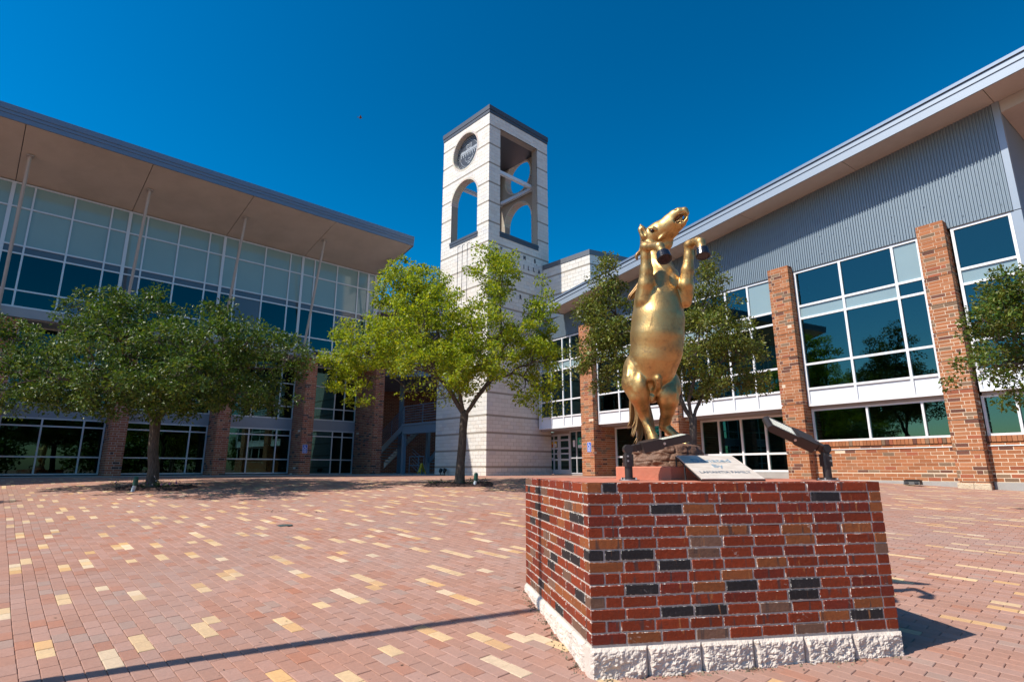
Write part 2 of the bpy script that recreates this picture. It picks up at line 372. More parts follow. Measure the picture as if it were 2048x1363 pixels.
TREES_XY = [(-9.70, 15.6), (-1.51, 16.6), (4.55, 14.6), (9.75, 10.0), (-17.0, 10.6)]
PAV_AZ = -42.2
pa = azd(PAV_AZ); pb = np.array([pa[1], -pa[0]])                   # along the courses, across them
def pavers():
    L, Wd, gap = .2, .1, .0034
    ctr = np.array([0., 12.]); R_ = 24
    ia = np.arange(-int(R_ / L), int(R_ / L)); ib = np.arange(-int(R_ / Wd), int(R_ / Wd))
    A, B = np.meshgrid(ia, ib, indexing='ij'); sh = (B % 2) * .5 + RNG.normal(0, .012, len(ib))[None, :]
    ca = ((A + sh) * L).ravel(); cb = (B * Wd).ravel(); ai = A.ravel(); bi = B.ravel()
    wob = .006 * np.sin(ca * 1.3 + 2) + .010 * np.sin(ca * .43 + cb * .1)      # courses are never quite straight
    X = ctr[0] + ca * pa[0] + (cb + wob) * pb[0]; Y = ctr[1] + ca * pa[1] + (cb + wob) * pb[1]
    # tan pavers come in runs of one to three along a course
    runs = {}
    tan = np.zeros(A.shape, bool)                                            # one run to each patch of paving, so they spread evenly
    for i0 in range(0, A.shape[0] - 9, 7):
        for j0 in range(0, A.shape[1] - 3, 3):
            if RNG.random() < .97:
                i = i0 + RNG.integers(0, 6); j = j0 + RNG.integers(0, 3); tan[i:i + RNG.choice([1, 2, 2, 3]), j] = True
    near = np.zeros(A.shape, bool)
    tan = tan.ravel()
    keep = (Y > 1.0) & (Y < 22.5) & (np.abs(X) < .98 * Y + 1.2) & (Y < 46 - np.abs(X))
    q = np.stack([X, Y], 1) - PN                                             # outside the pedestal
    s_, d_ = q @ pu, -(q @ pn)
    keep &= ~((s_ > -.02) & (s_ < PW + .02) & (d_ > -.02) & (d_ < PD + .02))
    fr = (np.stack([X, Y], 1) - FR.P[:2]); keep &= (fr @ FR.n[:2] > -.25)    # not under the right wing
    for tx, ty in TREES_XY[:2]: keep &= ~((np.abs(X - tx) < .98) & (np.abs(Y - ty) < .55))
    keep &= ~((np.abs(X + 3.62) < .13) & (np.abs(Y - 9.37) < .1))
    X, Y, tan, ca, cb = X[keep], Y[keep], tan[keep], ca[keep], cb[keep]; n = len(X)
    v1 = RNG.normal(0, 1, n); v2 = RNG.random(n)
    red = np.array([.385, .20, .142]); pink = np.array([.405, .225, .17]); deep = np.array([.385, .168, .105]); grey = np.array([.37, .24, .19])
    base = np.where((v2 < .55)[:, None], red, np.where((v2 < .85)[:, None], pink, np.where((v2 < .94)[:, None], deep, grey)))
    t1, t2, t3 = np.array([.66, .46, .245]), np.array([.62, .37, .16]), np.array([.69, .53, .34])
    tb = np.where((v2 < .55)[:, None], t1, np.where((v2 < .8)[:, None], t2, t3))
    colr = np.where(tan[:, None], tb, base) * (1 + .038 * v1)[:, None]
    # worn patches, larger than a paver
    pt = .5 + .5 * np.sin(X * .9 + 1.3 * np.sin(Y * .5)) * np.sin(Y * .8 + np.sin(X * .7)); colr *= (.93 + .12 * pt)[:, None]
    dz = RNG.normal(0, .0009, n); tilt = RNG.normal(0, .004, (n, 2))
    # the 300 that show largest (nearest in view) become objects
    inview = (np.abs(X) < .89 * Y) & (Y > 2.25); dist = np.hypot(X, Y) + np.where(inview, 0, 1e3)
    order = np.argsort(dist); pick = order[:300]; rest = order[300:]
    tmpl, tf = paver_template(L - gap, Wd - gap)
    me = bpy.data.meshes.new('paver'); me.from_pydata(tmpl.tolist(), [], tf); me.materials.append(M['paver']); me.update()
    slope = math.atan(.0575)
    for k in pick:
        o = bpy.data.objects.new('paver', me); COL.objects.link(o); o.parent = plaza
        z = float(ground(X[k], Y[k])) + dz[k]
        Rz = Matrix.Rotation(slope, 4, 'X') @ Matrix.Rotation(math.atan2(pa[1], pa[0]) + tilt[k, 0], 4, 'Z') @ Matrix.Rotation(tilt[k, 1] * .6, 4, 'X')
        o.matrix_local = Matrix.Translation((X[k], Y[k], z)) @ Rz; o.color = (*colr[k], 1)
    # the rest: one mesh
    X, Y, colr, dz, tilt = X[rest], Y[rest], colr[rest], dz[rest], tilt[rest]; n = len(X)
    T = tmpl; m = len(T)
    lx, ly = T[:, 0][None, :], T[:, 1][None, :]
    wx = X[:, None] + lx * pa[0] - ly * pb[0]; wy = Y[:, None] + lx * pa[1] - ly * pb[1]
    wz = ground(wx, wy) + T[:, 2][None, :] + dz[:, None] + lx * tilt[:, :1] * .5 + ly * tilt[:, 1:] * .6
    V = np.stack([wx, wy, wz], -1).reshape(-1, 3)
    F = (np.array(tf)[None, :, :] + (np.arange(n) * m)[:, None, None]).reshape(-1, 4)
    me = bulk_mesh('paver_field', V, F, np.repeat(colr, len(tf), 0)); me.materials.append(M['paver_face'])
    o = link('paver_field', me, plaza); o['kind'] = 'stuff'
def paver_template(L, Wd):
    rings = []
    for ins, z in ((0, -.009), (0, -.0035), (.0035, 0.)):
        a, b = L / 2 - ins, Wd / 2 - ins; rings += [(-a, -b, z), (a, -b, z), (a, b, z), (-a, b, z)]
    f = []
    for r in (0, 4):
        for i in range(4): f.append((r + i, r + (i + 1) % 4, r + 4 + (i + 1) % 4, r + 4 + i))
    f.append((8, 9, 10, 11)); T = np.array(rings)
    # the across axis (pb) is a right-hand turn from pa, so mirror to keep normals up in world space
    return T * np.array([1, 1, 1]), f
def bulk_mesh(name, V, F, colf=None, smooth=False):
    me = bpy.data.meshes.new(name); k = F.shape[1]; n = len(F)
    me.vertices.add(len(V)); me.vertices.foreach_set('co', np.ascontiguousarray(V, np.float32).ravel())
    me.loops.add(n * k); me.loops.foreach_set('vertex_index', np.ascontiguousarray(F, np.int32).ravel())
    me.polygons.add(n); me.polygons.foreach_set('loop_start', (np.arange(n) * k).astype(np.int32)); me.polygons.foreach_set('loop_total', np.full(n, k, np.int32))
    me.update(calc_edges=True)
    me.polygons.foreach_set('use_smooth', [smooth] * n)
    if colf is not None:
        a = me.attributes.new('tint', 'FLOAT_COLOR', 'FACE'); c = np.ones((n, 4), np.float32); c[:, :3] = colf; a.data.foreach_set('color', c.ravel())
    return me
pavers()
# valve lid in the plaza
mb = MB(); cz = float(ground(-3.62, 9.37))
mb.disc((-3.62, 9.37, cz - .004), (.115, 0, .0), (0, .085, .005), 0.001, 1, 28, th=(0, 0, .012))
mb.disc((-3.62, 9.37, cz + .004), (.09, 0, .0), (0, .066, .004), .55, .62, 28, th=(0, 0, .007))
o = mb.build('valve_lid', plain('green grey iron', (.09, .12, .11), .6, .3, scale=40)); tag(o, 'small grey green oval valve lid set in the plaza paving', 'valve lid')

# ================================================================== pedestal
c_ = (PN + PQ) / 2
pedestal = thing('pedestal', 'square red brick pedestal with rough white block base under the golden horse', 'pedestal', (c_[0], c_[1], ground(*c_)))
def brick_color():
    r = random.random(); j = random.uniform(.85, 1.15)
    c = (.235, .036, .011) if r < .52 else (.18, .026, .013) if r < .70 else (.27, .082, .026) if r < .86 else (.022, .020, .022) if r < .94 else (.19, .10, .065)
    return tuple(x * j for x in c) + (1,)
BM = {}
def brick_mesh(name, l, d, h, c, mat):
    k = (round(l, 3), round(d, 3), round(h, 4), mat.name, random.randint(0, 3) if l > .15 else 0)
    if k not in BM:
        v, f = chamfer_box(l / 2, d / 2, h / 2, c)
        v = [(x + random.gauss(0, c * .22), y + random.gauss(0, c * .12), z + random.gauss(0, c * .22)) for x, y, z in v]
        me = bpy.data.meshes.new(name); me.from_pydata(v, [], f); me.materials.append(mat); me.update(); BM[k] = me
    return BM[k]
def put_piece(name, me, root, p, R, col):
    o = bpy.data.objects.new(name, me); COL.objects.link(o); o.parent = root
    o.matrix_local = Matrix.Translation(Vector(p) - Vector(ORG[root.name])) @ R.to_4x4(); o.color = col; return o
def run_cuts(a, b, mod, phase):                       # stretchers of module mod from a to b
    cuts = [a]; x = a + (phase if phase > .02 else mod)
    while x < b - .06: cuts.append(x); x += mod
    cuts.append(b); return cuts
def lay_face(F, W, zc, k, mod, t, jt, ends):
    """pieces (s0, s1, o_out, depth) of course k on a face of width W; ends = quoin at (start, end)"""
    a = 0. if (k % 2 == 0) == ends[0] else t + jt
    b = W if (k % 2 == 0) == ends[1] else W - t - jt
    ph = mod * (.5 if k % 2 else 0) if a == 0. else mod * .42
    c = run_cuts(a, b, mod, ph + random.uniform(-.01, .01) if ph else 0)
    return [(c[i] + (jt / 2 if i else 0), c[i + 1] - (jt / 2 if i < len(c) - 2 else 0)) for i in range(len(c) - 1)]
NC = 14; CH = .948 / NC; MOD = PW / 9.4
hidden = MB(); count = 0
FPR = Frame(PN + pu * PW, -pn, pu); FPB = Frame(PL, pu, -pn)
for F, W, ends, seen in ((FP, PW, (True, True), True), (FPL, PD, (False, False), True), (FPR, PD, (False, False), False), (FPB, PW, (True, True), False)):
    R = F.R()
    for k in range(NC):
        for a, b in lay_face(F, W, 0, k, MOD, .095, .0078, ends):
            zc = PB + CH * (k + .5) + .003; h = CH - .0078; pr = random.uniform(-.0015, .0022)
            if seen:
                put_piece('brick', brick_mesh('brick', round((b - a) * 250) / 250, .095, h, .0042, M['brick_obj']), pedestal, F((a + b) / 2, -.0475 + pr, zc), R, brick_color()); count += 1
            else: hidden.box(F, a, b, -.095, 0, zc - h / 2, zc + h / 2, tint=brick_color()[:3])
o = hidden.build('brickwork', M['brick_face'], pedestal); o['kind'] = 'stuff'
mb = MB(); mb.box(FP, .0045, PW - .0045, -PD + .0045, -.0045, PB - .02, PTOP - .012); mb.build('mortar_core', M['mortar'], pedestal)
# red painted cap, flush with the brick tops
cap = MB(); nx, ny = 40, 34
cv = [[FP(.004 + (PW - .008) * i / nx, -.004 - (PD - .008) * j / ny, PTOP + .002 + random.uniform(-.0012, .0012)) for i in range(nx + 1)] for j in range(ny + 1)]
for j in range(ny):
    for i in range(nx): cap.quad(cv[j][i], cv[j][i + 1], cv[j + 1][i + 1], cv[j + 1][i])
for e in range(4):
    pass
cap.box(FP, .006, PW - .006, -PD + .006, -.006, PTOP - .012, PTOP - .0005)
cap.build('cap_slab', M['cap'], pedestal)
# split faced block course
def split_block(F, s0, s1, z0, z1, o_face, name='base_block', thick=.12, amp=.020):
    nx = max(4, int((s1 - s0) / .0085)); nz = max(4, int((z1 - z0) / .0085)); sd = random.uniform(0, 100)
    from mathutils import noise as mn
    vs = []; fs = []
    for j in range(nz + 1):
        for i in range(nx + 1):
            s, z = s0 + (s1 - s0) * i / nx, z0 + (z1 - z0) * j / nz
            e = min(i, nx - i, j, nz - j) / 2.2; e = min(1, e)
            q = Vector((s * 9 + sd, z * 11, 0)); h = mn.fractal(q, 1., 2., 4) * .6 + abs(mn.noise(q * 3.1)) * .75 + mn.noise(q * 9) * .28 - .1
            vs.append(F(s, o_face - amp * (1 - e) + amp * h * e, z))
    for j in range(nz):
        for i in range(nx): a = j * (nx + 1) + i; fs.append((a, a + 1, a + nx + 2, a + nx + 1))
    b = len(vs); vs += [F(s0, o_face - amp, z0), F(s1, o_face - amp, z0), F(s1, o_face - amp, z1), F(s0, o_face - amp, z1), F(s0, o_face - thick, z0), F(s1, o_face - thick, z0), F(s1, o_face - thick, z1), F(s0, o_face - thick, z1)]
    fs += [(b, b + 4, b + 5, b + 1), (b + 3, b + 2, b + 6, b + 7), (b, b + 3, b + 7, b + 4), (b + 1, b + 5, b + 6, b + 2), (b + 4, b + 7, b + 6, b + 5)]
    m = MB(); m.add(vs, fs); return m
nb = 6
for F, W, n in ((FP, PW, 6), (FPL, PD, 5), (FPR, PD, 5)):
    for i in range(n):
        a, b = W * i / n, W * (i + 1) / n
        a = a + .004 if i or F is FP else .125; b = b - .004 if i < n - 1 or F is FP else W
        if F is FP and i == 0: a = -.012
        if F is FP and i == n - 1: b = W + .012
        split_block(F, a, b, PB - .24, PB - .008, .018, amp=.022 if F is FP else .015).build('base_block', M['split'], pedestal)
mb = MB(); mb.box(FP, .03, PW - .03, -PD + .03, -.012, PB - .3, PB - .004); mb.build('block_joints', M['mortar'], pedestal)
# red octagonal plinth on the cap
PC = np.array([1.27, 4.78])
mb = MB(); r8 = .40
pts = [(PC[0] + r8 * math.cos(rad(22.5 + 45 * i + 14)), PC[1] + r8 * math.sin(rad(22.5 + 45 * i + 14))) for i in range(8)]
PLZ = PTOP + .105
for (z0, z1, k0, k1) in ((PTOP - .003, PLZ - .008, 1, 1), (PLZ - .008, PLZ, 1, .985)):
    for i in range(8):
        p, q = pts[i], pts[(i + 1) % 8]
        f = lambda P, z, k: (PC[0] + (P[0] - PC[0]) * k, PC[1] + (P[1] - PC[1]) * k, z)
        mb.quad(f(p, z0, k0), f(q, z0, k0), f(q, z1, k1), f(p, z1, k1))
mb.add([(PC[0] + (p[0] - PC[0]) * .985, PC[1] + (p[1] - PC[1]) * .985, PLZ) for p in pts], [tuple(range(8))])
mb.build('plinth', M['cap'], pedestal)
# ================================================================== building kit
class Bricks:
    """collects the bricks of one building; the 300 that show largest become parts, the others one joined part"""
    def __init__(s, root, one, face, palette): s.root = root; s.l = []; s.one = one; s.face = face; s.pal = palette
    def put(s, F, s0, s1, o0, o1, z0, z1, name='brick', col=None):
        s.l.append((F, s0, s1, o0, o1, z0, z1, name, col or s.pal()))
    def pier(s, F, s0, s1, o, depth, z0, z1, ch=.1016, mod=.3048, t=.09, jt=.010, groove=None, skip_back=True):
        W = s1 - s0; FS0 = Frame(F(s0, o, 0), -F.n[:2], -F.u[:2]); FS1 = Frame(F(s1, o, 0), -F.n[:2], F.u[:2]); FF = Frame(F(s0, o, 0), F.u[:2], F.n[:2])
        n = int(round((z1 - z0) / ch)); top = z1
        for k in range(n):
            za = top - (k + 1) * ch + jt / 2; zb = top - k * ch - jt / 2
            ins = .0
            if groove and (k % 8 == 7): za += .022
            for a, b in lay_face(FF, W, 0, k, mod, t, jt, (True, True)): s.put(FF, a, b, -t, -ins, za, zb)
            for FS in (FS0, FS1):
                for a, b in lay_face(FS, depth, 0, k, mod, t, jt, (False, True)): s.put(FS, a, b, -t, -ins, za, zb)
    def wall(s, F, s0, s1, o, z0, z1, ch=.1016, mod=.3048, t=.09, jt=.010, groove=None):
        n = int(round((z1 - z0) / ch))
        for k in range(n):
            za = z1 - (k + 1) * ch + jt / 2; zb = z1 - k * ch - jt / 2
            if groove is not None and (k % 8 == groove): za += .022
            c = run_cuts(s0, s1, mod, mod * (.5 if k % 2 else .0) + .03)
            for i in range(len(c) - 1): s.put(F, c[i] + jt / 2, c[i + 1] - jt / 2, o - t, o, za, zb)
    def finish(s, stuff='brickwork', limit=300):
        d = [np.linalg.norm(F((a + b) / 2, o1, (z0 + z1) / 2) - CAM) for F, a, b, o0, o1, z0, z1, nm, c in s.l]
        vis = [x + (0 if np.dot(F.n, CAM - F((a + b) / 2, o1, (z0 + z1) / 2)) > 0 else 1e3) for x, (F, a, b, o0, o1, z0, z1, nm, c) in zip(d, s.l)]
        for i, (F, a, b, o0, o1, z0, z1, nm, c) in enumerate(s.l):
            p = F((a + b) / 2, o1, (z0 + z1) / 2); u, v = project(p)
            if not (-10 < u < 2058 and -10 < v < 1373): vis[i] += 500
        order = np.argsort(vis); m = MB()
        for r, i in enumerate(order):
            F, a, b, o0, o1, z0, z1, nm, c = s.l[i]; pr = random.gauss(0, .0012)
            if r < limit:
                put_piece(nm, brick_mesh(nm, round((b - a) * 100) / 100, round((o1 - o0) * 200) / 200, round((z1 - z0) * 500) / 500, .004, s.one), s.root, F((a + b) / 2, (o0 + o1) / 2 + pr, (z0 + z1) / 2), F.R(), (*c, 1))
            else: m.box(F, a, b, o0, o1 + pr, z0, z1, tint=c)
        if m.n:
            o = m.build(stuff, s.face, s.root); o['kind'] = 'stuff'
def project(p):
    q = np.array(p) - CAM; yc = q[1] * math.cos(PITCH) + q[2] * math.sin(PITCH); zc = -q[1] * math.sin(PITCH) + q[2] * math.cos(PITCH)
    if yc < .05: return (-9999, -9999)
    return CU + FPX * q[0] / yc, CV - FPX * zc / yc
PANES = {}
def pane(F, s0, s1, o, z0, z1, mat, parent, name='pane', th=.008):
    k = (round(s1 - s0, 2), round(z1 - z0, 2), mat.name, tuple(np.round(F.u, 3)), name)
    org = F(s0, o, z0)
    if k not in PANES:
        m = MB(); G = Frame((0, 0), F.u[:2], F.n[:2]); m.box(G, 0, round(s1 - s0, 2), -th, 0, 0, round(z1 - z0, 2))
        ob = m.build(name, mat, parent, origin=(0, 0, 0), tint=False); PANES[k] = ob.data
        ob.location = tuple(np.array(org) - np.array(ORG[parent.name])); return ob
    ob = bpy.data.objects.new(name, PANES[k]); COL.objects.link(ob); ob.parent = parent
    ob.location = tuple(np.array(org) - np.array(ORG[parent.name])); return ob
def glazing(F, o, ss, zs, matf, root, fmat, fw=.06, name='window', proud=.05, back=.07, skip=()):
    m = MB(); h = fw / 2
    for i, s in enumerate(ss):
        a, b = (s, s + fw) if i == 0 else (s - fw, s) if i == len(ss) - 1 else (s - h, s + h)
        m.box(F, a, b, o - back, o + proud, zs[0], zs[-1])
    for j, z in enumerate(zs):
        a, b = (z, z + fw) if j == 0 else (z - fw, z) if j == len(zs) - 1 else (z - h, z + h)
        for i in range(len(ss) - 1):
            x0 = ss[i] + (fw if i == 0 else h); x1 = ss[i + 1] - (fw if i == len(ss) - 2 else h)
            m.box(F, x0, x1, o - back + .003, o + proud - .004, a, b)
    f = m.build(name, fmat, root)
    for i in range(len(ss) - 1):
        for j in range(len(zs) - 1):
            if (i, j) in skip: continue
            x0 = ss[i] + (fw if i == 0 else h); x1 = ss[i + 1] - (fw if i == len(ss) - 2 else h)
            z0 = zs[j] + (fw if j == 0 else h); z1 = zs[j + 1] - (fw if j == len(zs) - 2 else h)
            mt = matf(i, j)
            pane(F, x0, x1, o, z0, z1, mt, f, 'panel' if mt in (M['white_panel'], M['grey_panel']) else 'pane')
    return f

# ================================================================== left wing: glass box over brick piers under a deep rising eave
left = thing('glass_wing', 'long glass fronted building with deep tan eave above shaded brick piers', 'building', FL(-6, 0, .06))
S_END = 3.81; S_BEG = -25.0
PAT = [0, 1.35, 2.68, 3.37]
cols_ = sorted([-.13 + 4.06 * k + x for k in range(-6, 1) for x in PAT if -.13 + 4.06 * k + x < S_END - .3])
ss = [S_BEG] + [c for c in cols_ if c > S_BEG + .4] + [S_END - .1]
zs = [6.68, 7.38, 8.90, 9.24, 10.85, 11.90]
def lm(i, j):
    if j >= 3: return M['shade_glass']
    if j == 2: return M['grey_glass']
    if (i * 7 + j) % 5 == 3: return M['grey_glass']
    return M['glass_dark']
for k in range(0, len(ss) - 1, 4):                                  # one unit of curtain walling per structural bay
    sub = ss[k:k + 5]
    if len(sub) < 2: continue
    glazing(FL, .02, sub, zs, lambda i, j, kk=k: lm(i + kk, j), left, M['alu'], .065, 'curtain_wall')
mb = MB(); mb.box(FL, S_END - .098, S_END + .1, -.25, .10, 6.30, 11.93); mb.build('corner_post', M['alu'], left)
mb = MB(); mb.box(FL, S_BEG, S_END - .1, -.10, .065, 6.30, 6.676); mb.build('spandrel', M['grey_panel'], left)
mb = MB(); mb.box(FL, S_BEG, S_END + .08, -2.3, -.102, 6.262, 6.34); mb.build('overhang_soffit', M['grey_panel'], left)
mb = MB(); mb.box(FL, S_END - .06, S_END + .06, -14, -.252, 6.30, 11.9); mb.build('end_wall', M['grey_panel'], left)
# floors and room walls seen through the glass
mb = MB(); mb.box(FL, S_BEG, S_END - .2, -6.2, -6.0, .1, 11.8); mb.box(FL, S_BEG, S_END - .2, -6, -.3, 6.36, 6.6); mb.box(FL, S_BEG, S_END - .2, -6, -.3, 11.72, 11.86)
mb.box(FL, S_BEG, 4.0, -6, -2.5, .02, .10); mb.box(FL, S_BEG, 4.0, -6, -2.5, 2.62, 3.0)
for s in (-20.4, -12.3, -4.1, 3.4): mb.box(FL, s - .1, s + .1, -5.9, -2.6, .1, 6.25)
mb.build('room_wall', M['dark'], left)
mb = MB()
for s in (-8.3, -3.9, .1): mb.tube([FL(s, -1.2, 6.62), FL(s, -1.2, 11.7)], .12, 8)
mb.build('column', M['interior'], left)
# roof: soffit boards, fascia, deck
rise = .849 / 3.707
def sof(o): return 11.94 + rise * o
js = [S_BEG] + [-0.77 - 4.07 * k for k in range(5, -1, -1)] + [S_END + .12]
for a, b in zip(js[:-1], js[1:]):
    mb = MB(); a2, b2 = a + .012, b - .012
    P = lambda s, o, dz: FL(s, o, sof(o) + dz)
    mb.hexa([P(a2, -.1, 0), P(b2, -.1, 0), P(b2, 3.66, 0), P(a2, 3.66, 0), P(a2, -.1, .05), P(b2, -.1, .05), P(b2, 3.66, .05), P(a2, 3.66, .05)])
    mb.build('soffit_panel', M['soffit'], left)
mb = MB(); P = lambda s, o, dz: FL(s, o, sof(o) + dz)
mb.hexa([P(S_BEG, -14, .06), P(S_END + .1, -14, .06), P(S_END + .1, 3.66, .06), P(S_BEG, 3.66, .06), P(S_BEG, -14, .30), P(S_END + .1, -14, .30), P(S_END + .1, 3.66, .30), P(S_BEG, 3.66, .30)])
mb.build('roof', M['dark_cap'], left)
mb = MB(); zf = sof(3.71)
for (o0, o1, z0, z1) in ((3.66, 3.71, zf - .02, zf + .17), (3.66, 3.735, zf + .175, zf + .30), (3.66, 3.76, zf + .305, zf + .53)): mb.box(FL, S_BEG, S_END + .14, o0, o1, z0, z1)
mb.build('fascia', M['fascia'], left)
mb = MB()
mb.hexa([P(S_END + .105, -14, -.02), P(S_END + .16, -14, -.02), P(S_END + .16, 3.655, -.02), P(S_END + .105, 3.655, -.02), P(S_END + .105, -14, .42), P(S_END + .16, -14, .42), P(S_END + .16, 3.655, .42), P(S_END + .105, 3.655, .42)])
mb.build('end_fascia', M['fascia'], left)
for s in (-20.8, -16.75, -12.70, -8.64, -4.58, -.52, 3.51):
    mb = MB(); mb.tube([FL(s, .16, 5.95), FL(s, 1.92, sof(1.92) - .005)], .062, 10)
    mb.box(FL, s - .11, s + .11, 1.78, 2.06, sof(1.92) - .06, sof(1.92) - .03)
    mb.build('strut', M['strut'], left, smooth=False)
# ground storey set back behind the piers
lp = [(-.08 - 4.17 * k, .51 - 4.17 * k) for k in range(0, 6)]
lower = [.13, .87, 2.13, 2.47]; upper = [3.02, 3.70, 4.95, 6.26]
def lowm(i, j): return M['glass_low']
bays = [(.51, 4.16, [.53, 2.40, 3.03, 3.75])] + [(b, a0, [b + .02, b + 1.36, b + 2.78, a0 - .02]) for (a, b), (a0, b0) in zip(lp[1:], lp[:-1])]
GD = -2.25                                                          # the end bay is set deeper
cs = [.53, FL.s_at(662, 900, GD), FL.s_at(682, 900, GD), 4.10]
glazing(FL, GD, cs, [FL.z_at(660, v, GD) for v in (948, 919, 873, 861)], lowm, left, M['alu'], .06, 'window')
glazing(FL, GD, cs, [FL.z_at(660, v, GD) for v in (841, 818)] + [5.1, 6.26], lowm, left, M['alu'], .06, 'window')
mb = MB(); mb.box(FL, .52, 4.12, GD - .1, GD + .03, FL.z_at(660, 861, GD) + .005, FL.z_at(660, 841, GD) - .005); mb.build('spandrel', M['grey_panel'], left)
for x0, x1, cs in bays[1:]:
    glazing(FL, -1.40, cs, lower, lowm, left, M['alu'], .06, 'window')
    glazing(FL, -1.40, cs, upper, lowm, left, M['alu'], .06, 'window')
    mb = MB(); mb.box(FL, x0 + .01, x1 - .01, -1.50, -1.37, 2.474, 3.016); mb.build('spandrel', M['grey_panel'], left)
def pal_left():
    r = random.random(); j = random.uniform(.82, 1.15)
    c = (.42, .135, .068) if r < .62 else (.34, .095, .055) if r < .76 else (.11, .055, .045) if r < .86 else (.46, .19, .10)
    return tuple(x * j for x in c)
bk = Bricks(left, M['brick_one'], M['brick_face'], pal_left)
core = MB()
for a, b in lp:
    dp = 2.4 if b > 0 else 1.52; bk.pier(FL, a, b, 0, dp, .06, 6.26); core.box(FL, a + .003, b - .003, -dp, -.003, -.02, 6.255)
bk.pier(FL, 4.13, 4.73, 0, 2.4, .06, 6.26); core.box(FL, 4.133, 4.727, -2.4, -.003, -.02, 6.255)
bk.finish(); core.build('mortar_core', M['mortar_left'], left)
mb = MB(); mb.box(FL, S_BEG, 4.9, -1.6, .42, -.1, .085); mb.build('plinth_kerb', M['concrete'], left)

# ================================================================== clock-tower-like tower of white block
tower = thing('tower', 'tall square white block tower with round seal opening, arches and charcoal cap', 'tower', (FTR(2.3, -2.1, 0)))
TWR, TWL, TH = 4.73, 4.25, 19.98
FTB = Frame(FTR(0, -TWL, 0), UL, -NL)                              # back faces
FTO = Frame(FTR(TWR, 0, 0), UT, UL)
def circ(c, z, r): return lambda s: (z - math.sqrt(max(0, r * r - (s - c) ** 2)), z + math.sqrt(max(0, r * r - (s - c) ** 2))) if abs(s - c) < r else None
def arch(c, z0, zsp, r): return lambda s: (z0, zsp + math.sqrt(max(0, r * r - (s - c) ** 2))) if abs(s - c) < r else None
def rect(a, b, z0, z1): return lambda s: (z0, z1) if a < s < b else None
HL = [(circ(2.15, 18.5, 1.12), (1.03, 3.27)), (arch(2.15, 12.80, 15.45, 1.18), (.97, 3.33))]
HR = [(rect(.83, 3.83, 12.95, 19.32), (.83, 3.83))]
def spans(holes, s, z0, z1):
    cuts = sorted([h(s) for h, _ in holes if h(s)]); r = []; z = z0
    for a, b in cuts:
        if a > z: r.append((z, min(a, z1)))
        z = max(z, b)
    if z < z1: r.append((z, z1))
    return [x for x in r if x[1] > x[0]]
def holed_wall(m, F, W, z0, z1, holes, o0, o1, s_in=0.):
    xs = {s_in, W - s_in}
    for h, (a, b) in holes:
        n = 40
        for i in range(n + 1): xs.add(a + (b - a) * (.5 - .5 * math.cos(math.pi * i / n)))
    xs = sorted(x for x in xs if s_in <= x <= W - s_in)
    for a, b in zip(xs[:-1], xs[1:]):
        if b - a < 1e-5: continue
        mid = (a + b) / 2; e = 1e-6
        A, B, Cc = spans(holes, a + e, z0, z1), spans(holes, b - e, z0, z1), spans(holes, mid, z0, z1)
        if not (len(A) == len(B) == len(Cc)): A = B = Cc
        for (a0, a1), (b0, b1) in zip(A, B):
            m.quad(F(a, o1, a0), F(b, o1, b0), F(b, o1, b1), F(a, o1, a1)); m.quad(F(b, o0, b0), F(a, o0, a0), F(a, o0, a1), F(b, o0, b1))
            m.quad(F(a, o1, a1), F(b, o1, b1), F(b, o0, b1), F(a, o0, a1)); m.quad(F(a, o1, a0), F(a, o0, a0), F(b, o0, b0), F(b, o1, b0))
    for h, (a, b) in holes:                                         # straight jambs
        for x in (a, b):
            y0, y1 = (h(x + 1e-6) or h(x - 1e-6) or (0, 0))
            if y1 - y0 > .05: m.quad(F(x, o0, y0), F(x, o1, y0), F(x, o1, y1), F(x, o0, y1))
    for x in (s_in, W - s_in): m.quad(F(x, o0, z0), F(x, o1, z0), F(x, o1, z1), F(x, o0, z1))
core = MB()
for F, W, H, si in ((FTL, TWL, HL, .006), (FTO, TWL, HL, .006), (FTR, TWR, HR, .46), (FTB, TWR, HR, .46)): holed_wall(core, F, W, -.05, TH - .01, H, -.45, -.012, si)
core.build('wall', M['mortar_white'], tower)
def pal_white():
    j = random.uniform(.95, 1.04); k = random.random()
    c = (.72, .69, .63) if k < .75 else (.70, .655, .585) if k < .92 else (.66, .64, .61)
    return tuple(x * j for x in c)
BANDS = [.42, 1.24, 2.09, 2.95, 4.1] + [12.20 + 1.165 * i for i in range(-6, 7)]
BANDS = sorted(b for b in BANDS if b < 20); BAND_H = .095
tb = []; band_m = MB()
def block_face(F, W, holes, z0, z1, quoin, limit_s=None):
    zsb = [z0] + [b for b in BANDS if z0 + .1 < b < z1 - .1] + [z1]
    row = 0
    for i in range(len(zsb) - 1):
        lo = zsb[i] + (BAND_H if i else 0); hi = zsb[i + 1]
        n = max(1, int(round((hi - lo) / .205))); ch = (hi - lo) / n
        if i:                                                       # recessed brown band course
            c = run_cuts(0., W, .6, .3 * (i % 2) + .01)
            for a, b in zip(c[:-1], c[1:]): clip(F, a, b, zsb[i], lo, holes, -.024, (.22, .18, .145), band=True)
        for k in range(n):
            a0 = 0. if (row % 2 == 0) == quoin else .0
            c = run_cuts(0., W, .41, .205 * (row % 2) + (0.0 if row % 2 else .41)); row += 1
            for a, b in zip(c[:-1], c[1:]): clip(F, a + .0045, b - .0045, lo + k * ch + .0045, lo + (k + 1) * ch - .0045, holes, 0., pal_white())
